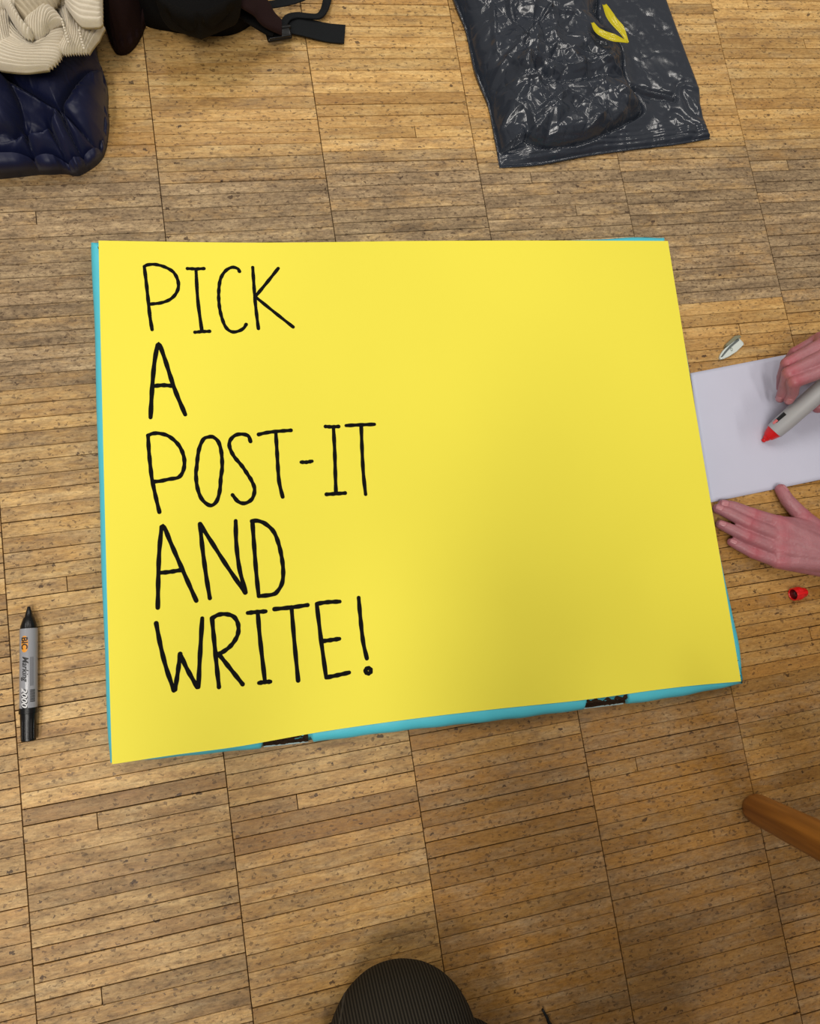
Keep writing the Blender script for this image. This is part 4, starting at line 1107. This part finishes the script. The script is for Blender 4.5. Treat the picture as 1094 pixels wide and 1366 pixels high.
# the grey marker first (held)
mt = at(1017, 589, .0016); mend = at(1128, 492, .086)
md = (mend - mt).normalized(); LM = .145
hm = thing('marker', 'thick light grey marker with red tip held in the hand on the white sheet', 'marker', mt)
pobj('nib', lathe('nib', mt, md, [(0, .0016), (.0012, .0030), (.006, .0034)], 20), M['red'], hm, True)['label'] = 'red felt nib'
o = pobj('tip_cone', sharp(lathe('tip_cone', mt, md, [(.0045, .0042), (.009, .0058), (.0095, .0072), (.021, .0114)], 32)), M['red'], hm); o['label'] = 'red collar around the nib'
pobj('barrel', sharp(lathe('barrel', mt, md, [(.020, .0104), (.0205, .0118), (.034, .0127), (LM - .01, .0130), (LM - .001, .0126), (LM, .0115)], 48)), M['grey'], hm)
def on2(bm, t, out, lift, name, mat, R_=.0126):
    for v_ in bm.verts: v_.co.z = lift
    wrap(bm, mt + md * t, md, out, R_); me = bpy.data.meshes.new(name); bm.to_mesh(me); bm.free(); return pobj(name, me, mat, hm)
lo = Vector((-.62, .55, .55))
on2(flat_poly([(0, -.003), (.016, -.0035), (.016, .0035), (.0, .003)]), .030, lo, .00025, 'label_patch', M['print'])['label'] = 'black printed patch'
on2(flat_poly([(0, -.002), (.007, -.0024), (.007, .0024), (.0, .002)]), .0265, lo, .0004, 'label_patch', M['pink'])['label'] = 'pink printed patch'

def on_marker(t): return mt + md * t
Rh = {
 'index': [(1114, 489, .084), (1059, 510, .075), (1058, 524, .058), (1052.5, 534, .0475)],
 'middle': [(1108, 471, .086), (1052, 498, .070), (1046.5, 518, .050), (1041, 531, .035)],
 'ring': [(1100, 458, .078), (1050, 485, .060), (1043.5, 503, .040), (1042, 517, .026)],
 'pinky': [(1094, 452, .062), (1060, 470, .045), (1050, 483, .028), (1050, 497, .014)],
 'thumb': [(1150, 505, .055), (1128, 528, .046), (1106, 541, .040), (1091, 543.5, .034)],
}
ch = []; PR = {}
for k, p in Rh.items():
    pts = [at(*q) for q in p]; PR[k] = pts; ch.append(dict(p=pts, r=[x * .98 for x in rad[k]] if k != 'thumb' else [.013, .0105, .009, .0078]))
wr2 = at(1172, 458, .062); el2 = wr2 + Vector((.20, .06, .07))
palm = [[(PR['index'][0], .0105), (PR['middle'][0], .0108), (wr2 + Vector((-.02, -.008, 0)), .017)],
        [(PR['middle'][0], .0108), (PR['ring'][0], .0105), (wr2 + Vector((-.02, 0, 0)), .017)],
        [(PR['ring'][0], .0105), (PR['pinky'][0], .0098), (wr2 + Vector((-.02, .010, -.008)), .016)],
        [(PR['thumb'][0], .014), (PR['index'][0] - Vector((0, 0, .008)), .010), (wr2 + Vector((-.015, -.012, -.006)), .017)],
        [(PR['thumb'][1], .009), (PR['index'][0] - Vector((-.004, 0, .012)), .009), (PR['thumb'][0], .012)],
        [(PR['pinky'][0] - Vector((-.006, 0, .015)), .012), (PR['thumb'][0] - Vector((-.01, -.01, .006)), .013), (wr2 + Vector((-.02, 0, -.016)), .016)]]
for k in ('index', 'middle', 'ring'):
    palm.append([(PR[k][0] + Vector((0, 0, .001)), .0098), (PR[k][0] + (wr2 - PR[k][0]) * .6 + Vector((0, 0, .003)), .013)])
s2 = Vector((-.2, .9, .1)).normalized()
arm = [(wr2 + Vector((-.012, 0, 0)), .0175, s2 * .014), (wr2 + (el2 - wr2) * .08, .0185, s2 * .012), (wr2 + (el2 - wr2) * .4, .024, s2 * .012), (wr2 + (el2 - wr2) * .7, .031, s2 * .010)]
rh = make_hand(ch, palm, arm)
rho = pobj('right_hand', rh, M['skin'], person, True); rho['label'] = 'right hand curled around the grey marker'
tr = bvh(rho)
add_nail(rho, tr, PR['index'][3], PR['index'][2], (-.5, -.35, .8), .0088, .010, .2)
add_nail(rho, tr, PR['middle'][3], PR['middle'][2], (-.8, -.2, .5), .0088, .010, .2)

# clothing and body of that person (out of frame)
def body(parts, vox, it):
    bm = bmesh.new()
    for hl in parts: hull(bm, hl, ICO if vox < .006 else ICO2)
    return remesh(bm, vox, it, .5)
Vc = Vector
def seg(pts): return [[pts[i], pts[i + 1]] for i in range(len(pts) - 1)]
eL, eR = wr + (el - wr) * 1.15, wr2 + (el2 - wr2) * 1.15
shL, shR = Vc((1.56, -.02, .46)), Vc((1.56, .38, .46))
sw = [[(shL, .062), (shR, .062), (Vc((1.60, .18, .42)), .10)], [(Vc((1.60, .18, .42)), .115), (Vc((1.74, .18, .18)), .14)], [(shL, .06), (shR, .06), (Vc((1.72, .1, .2)), .11), (Vc((1.72, .26, .2)), .11)]]
sw += seg([(wr + (el - wr) * .48, .036), (eL, .046), (shL, .060)]) + seg([(wr2 + (el2 - wr2) * .48, .036), (eR, .046), (shR, .060)])
pobj('sweater', body(sw, .008, 3), M['sweater'], person, True)
tz = [[(Vc((1.76, .09, .13)), .12), (Vc((1.76, .27, .13)), .12)]] + seg([(Vc((1.76, .07, .12)), .10), (Vc((1.50, -.20, .085)), .075), (Vc((1.72, .20, .06)), .052)]) + seg([(Vc((1.76, .29, .12)), .10), (Vc((1.48, .56, .085)), .075), (Vc((1.66, .15, .055)), .05)])
pobj('trousers', body(tz, .008, 3), M['trouser'], person, True)
def head_me(c, fwd, s=1.0):
    fwd = Vector(fwd).normalized(); sd = Vector((-fwd.y, fwd.x, 0)).normalized(); upv = fwd.cross(sd) * -1
    if upv.z < 0: upv = -upv
    A3 = lambda a, b2, c_: Vector(c) + fwd * a * s + sd * b2 * s + upv * c_ * s
    return A3, [[(A3(0, 0, .03), .088 * s), (A3(.015, 0, -.02), .075 * s)], [(A3(.02, 0, -.03), .066 * s), (A3(.045, 0, -.085), .034 * s)],
            [(A3(.088, 0, -.005), .010 * s), (A3(.108, 0, -.03), .012 * s)], [(A3(.072, .02, -.062), .011 * s), (A3(.072, -.02, -.062), .011 * s)],
            [(A3(0, .082, -.005), .012 * s), (A3(-.004, .084, -.03), .010 * s)], [(A3(0, -.082, -.005), .012 * s), (A3(-.004, -.084, -.03), .010 * s)],
            [(A3(.078, .032, .022), .010 * s), (A3(.078, -.032, .022), .010 * s)]]
def add_head(root, c, fwd, neck_to, hairmat):
    A3, hp = head_me(c, fwd)
    hp.append([(A3(-.02, 0, -.05), .052), (neck_to, .055)])
    me = body(hp, .004, 3); me.attributes.new('redness', 'FLOAT', 'POINT')
    h = pobj('head', me, M['skin'], root, True)
    me = body([[(A3(-.018, 0, .045), .094), (A3(-.045, 0, -.01), .078)], [(A3(.03, 0, .085), .05), (A3(-.03, 0, .06), .08)]], .006, 2)
    me.transform(Matrix.Translation(-Vector(root.location))); mobj('hair', me, hairmat, h, True)
    for sg in (-1, 1):
        bmx = bmesh.new(); bmesh.ops.create_uvsphere(bmx, u_segments=16, v_segments=10, radius=.0115, matrix=Matrix.Translation(A3(.0765, sg * .031, .004)))
        me = bm2me('eye', bmx); me.transform(Matrix.Translation(-Vector(root.location))); mobj('eye', me, M['whiteprint'], h, True)
        bmx = bmesh.new(); bmesh.ops.create_uvsphere(bmx, u_segments=12, v_segments=8, radius=.0055, matrix=Matrix.Translation(A3(.0835, sg * .031, .003)))
        me = bm2me('iris', bmx); me.transform(Matrix.Translation(-Vector(root.location))); mobj('iris', me, M['print'], h, True)
add_head(person, (1.44, .18, .66), (-.75, 0, -.65), Vc((1.57, .18, .50)), M['hair'])

# --- the person taking the picture: knee at the lower edge
photog = thing('person', 'kneeling person in dark olive corduroy trousers, one knee showing at the bottom edge', 'person', (.36, -.62, 0))
def leg_surface():
    """closed tube from the knee dome back along the thigh; rings facing the path"""
    path = [(.352, -.362, .072, .003), (.353, -.366, .072, .035), (.355, -.376, .073, .055), (.358, -.392, .076, .066), (.362, -.415, .082, .073), (.368, -.45, .094, .079), (.376, -.52, .125, .084), (.385, -.62, .185, .092), (.39, -.74, .27, .10), (.40, -.80, .32, .10)]
    P = resample([p[:3] for p in path], 90); 
    s0 = np.r_[0, np.cumsum(np.linalg.norm(np.diff(np.array([p[:3] for p in path]), axis=0), axis=1))]; s0 /= s0[-1]
    rr = np.interp(np.linspace(0, 1, 90), s0, [p[3] for p in path]); 
    # finer start for a round dome
    return P, rr
# knee + thigh + shin built by hulls, then ribbed by its material
kn = Vc((.362, -.425, .080))
tr_parts = seg([(kn, .077), (kn + Vc((.002, -.012, .004)), .077), (Vc((.37, -.56, .15)), .078), (Vc((.39, -.78, .34)), .098)])
tr_parts += seg([(kn + Vc((.0, -.02, -.012)), .066), (Vc((.385, -.60, .055)), .053), (Vc((.39, -.85, .048)), .046)])
tr_parts += [[(kn + Vc((.066, -.052, -.028)), .046), (kn + Vc((.03, -.12, -.02)), .045)]]     # loose cloth bulging on the right
tr_parts += [[(kn + Vc((-.056, -.022, -.034)), .043), (kn + Vc((-.03, -.14, -.01)), .045)]]
tr_parts += [[(Vc((.39, -.80, .36)), .11), (Vc((.52, -.80, .36)), .11)]]
tr_parts += seg([(Vc((.53, -.78, .36)), .098), (Vc((.66, -.52, .50)), .072), (Vc((.66, -.55, .44)), .066), (Vc((.655, -.66, .14)), .055)])
me = body(tr_parts, .004, 14)
def cord():
    m, nt, b = nodes('olive_corduroy_ribbed'); L = nt.links.new
    tc = N(nt, 'ShaderNodeTexCoord'); mp = N(nt, 'ShaderNodeMapping'); mp.inputs['Rotation'].default_value = (0, 0, -.10)
    L(tc.outputs['Object'], mp.inputs['Vector'])
    nz = N(nt, 'ShaderNodeTexNoise'); nz.inputs['Scale'].default_value = 6; L(tc.outputs['Object'], nz.inputs['Vector'])
    wv_ = N(nt, 'ShaderNodeTexWave', wave_type='BANDS', bands_direction='X'); wv_.inputs['Scale'].default_value = 100; wv_.inputs['Distortion'].default_value = 1.2; wv_.inputs['Detail'].default_value = 1; wv_.inputs['Detail Scale'].default_value = .08
    L(mp.outputs[0], wv_.inputs['Vector'])
    r = N(nt, 'ShaderNodeValToRGB'); r.color_ramp.elements[0].position = .15; r.color_ramp.elements[0].color = s2l(30, 28, 24); r.color_ramp.elements[1].position = .8; r.color_ramp.elements[1].color = s2l(62, 57, 49)
    L(wv_.outputs['Fac'], r.inputs[0]); L(r.outputs[0], b.inputs['Base Color']); b.inputs['Roughness'].default_value = .95; b.inputs['Specular IOR Level'].default_value = .15
    bp = N(nt, 'ShaderNodeBump'); bp.inputs['Strength'].default_value = .7; bp.inputs['Distance'].default_value = .0015
    L(wv_.outputs['Fac'], bp.inputs['Height']); L(bp.outputs[0], b.inputs['Normal']); return m
M['cord'] = cord()
pobj('trousers', me, M['cord'], photog, True)
# side seam ridge over the knee's left side
sp_ = [(-.058, -.06, .012), (-.052, -.03, .028), (-.040, .008, .045), (-.030, .035, .038)]
V, F = [], []
tree = BVHTree.FromPolygons([v_.co + Vector(photog.location) for v_ in me.vertices], [tuple(p.vertices) for p in me.polygons])
C = resample([(447, 1400, 0), (456, 1350, 0), (462, 1318, 0), (476, 1287, 0)], 40)
for i, q in enumerate(C):
    dv = RC @ Vector(((q[0] - 547) / FPX, -(q[1] - 683) / FPX, -1.0)); hit = tree.ray_cast(Vector((CX, 0, CH)), dv.normalized())
    if not hit[0]: continue
    n_ = hit[1]; sd = Vector((.9, .35, 0)); sd = (sd - n_ * sd.dot(n_)).normalized() * .0016
    V += [tuple(hit[0] - sd), tuple(hit[0] + n_ * .0012), tuple(hit[0] + sd)]
for i in range(len(V) // 3 - 1): F += [(3 * i, 3 * i + 1, 3 * i + 4, 3 * i + 3), (3 * i + 1, 3 * i + 2, 3 * i + 5, 3 * i + 4)]
if F: pobj('side_seam', meshd('side_seam', V, F), M['trouser'], photog, True)
# shoe of the other foot, with the lace end that reaches into the picture
shoe = body([[(Vc((.655, -.70, .045)), .042), (Vc((.65, -.62, .04)), .038), (Vc((.645, -.585, .032)), .030)], [(Vc((.655, -.70, .055)), .045), (Vc((.655, -.68, .09)), .043)]], .004, 3)
sh = pobj('shoe', shoe, M['shoe'], photog, True); sh['label'] = 'black shoe'
la = [at(723.5, 1346, .004), at(730, 1358, .005), at(738, 1372, .006), Vc((.575, -.545, .012)), Vc((.62, -.60, .05)), Vc((.65, -.62, .082))]
C = resample([tuple(p) for p in la], 60); V, F = [], []
for i in range(60):
    t = min(i / 16, 1); r_ = .0012 + .0022 * t
    for k in range(8): a = 2 * math.pi * k / 8; V.append((C[i, 0] + r_ * math.cos(a), C[i, 1] + r_ * .35 * math.cos(a), C[i, 2] + r_ * math.sin(a)))
for i in range(59):
    for k in range(8): F.append((i * 8 + k, i * 8 + (k + 1) % 8, i * 8 + 8 + (k + 1) % 8, i * 8 + 8 + k))
F += [tuple(range(8)), tuple(472 + k for k in range(8))]
me = meshd('shoelace', V, F); bmx = bmesh.new(); bmx.from_mesh(me); me = bm2me('shoelace', bmx); me.transform(Matrix.Translation(-Vector(photog.location)))
mobj('shoelace', me, M['shoe'], sh, True)['label'] = 'black shoelace end'
shoe2 = body([[(Vc((.39, -.90, .045)), .040), (Vc((.39, -.97, .06)), .036)], [(Vc((.39, -.93, .04)), .034), (Vc((.39, -.90, .03)), .028)]], .004, 3)
pobj('shoe', shoe2, M['shoe'], photog, True)['label'] = 'black shoe'
# upper body leaning over the picture, hands raised beside the lens
s1, s2_ = Vc((.20, -.52, .93)), Vc((.58, -.52, .93))
e1, e2 = Vc((.11, -.33, .82)), Vc((.62, -.31, .82))
h1, h2 = Vc((.235, -.13, .905)), Vc((.37, -.13, .905))
pk = [[(s1, .085), (s2_, .085), (Vc((.39, -.55, .86)), .13)], [(s1, .07), (s2_, .07), (Vc((.39, -.68, .55)), .16)], [(Vc((.39, -.68, .55)), .155), (Vc((.45, -.80, .40)), .13)]]
pk += seg([(s1, .062), (e1, .047), (h1 + (e1 - h1) * .30, .038)]) + seg([(s2_, .062), (e2, .047), (h2 + (e2 - h2) * .30, .038)])
pobj('sweater', body(pk, .008, 3), M['sweater'], photog, True)
add_head(photog, (.37, -.50, 1.16), (-.05, .6, -.8), Vc((.39, -.54, .97)), M['hair'])
for (hh, ee, sg) in ((h1, e1, 1), (h2, e2, -1)):
    d_ = (hh - ee).normalized(); sd = Vector((1, 0, 0)) * sg
    chs = []
    for q, ln in enumerate((.075, .082, .076, .060)):
        b0 = hh + d_ * .06 + Vector((0, 0, .024 - .016 * q)) + sd * -.004
        p1 = b0 + d_ * ln * .5 + sd * .004; p2 = p1 + (d_ * .5 + sd * .85).normalized() * ln * .3; p3 = p2 + sd * ln * .26
        chs.append(dict(p=[b0, p1, p2, p3], r=[.0095, .0083, .0075, .0065]))
    b0 = hh + d_ * .02 + sd * .012 + Vector((0, 0, .018)); p1 = b0 + (d_ + sd * .6).normalized() * .04; p2 = p1 + (d_ + sd * .3).normalized() * .03; p3 = p2 + d_ * .022
    chs.append(dict(p=[b0, p1, p2, p3], r=[.013, .0105, .009, .0078]))
    pm = [[(c_['p'][0], .0105) for c_ in chs[:4]] + [(hh, .019)]]
    pm.append([(hh, .019), (hh + (ee - hh) * .1, .021)]); pm.append([(hh, .018), (b0, .013), (chs[0]['p'][0], .010)])
    ar = [(hh, .02, Vector((0, 0, .008))), (hh + (ee - hh) * .45, .028, Vector((0, 0, .006)))]
    pobj('hand', make_hand(chs, pm, ar, .0022), M['skin'], photog, True)
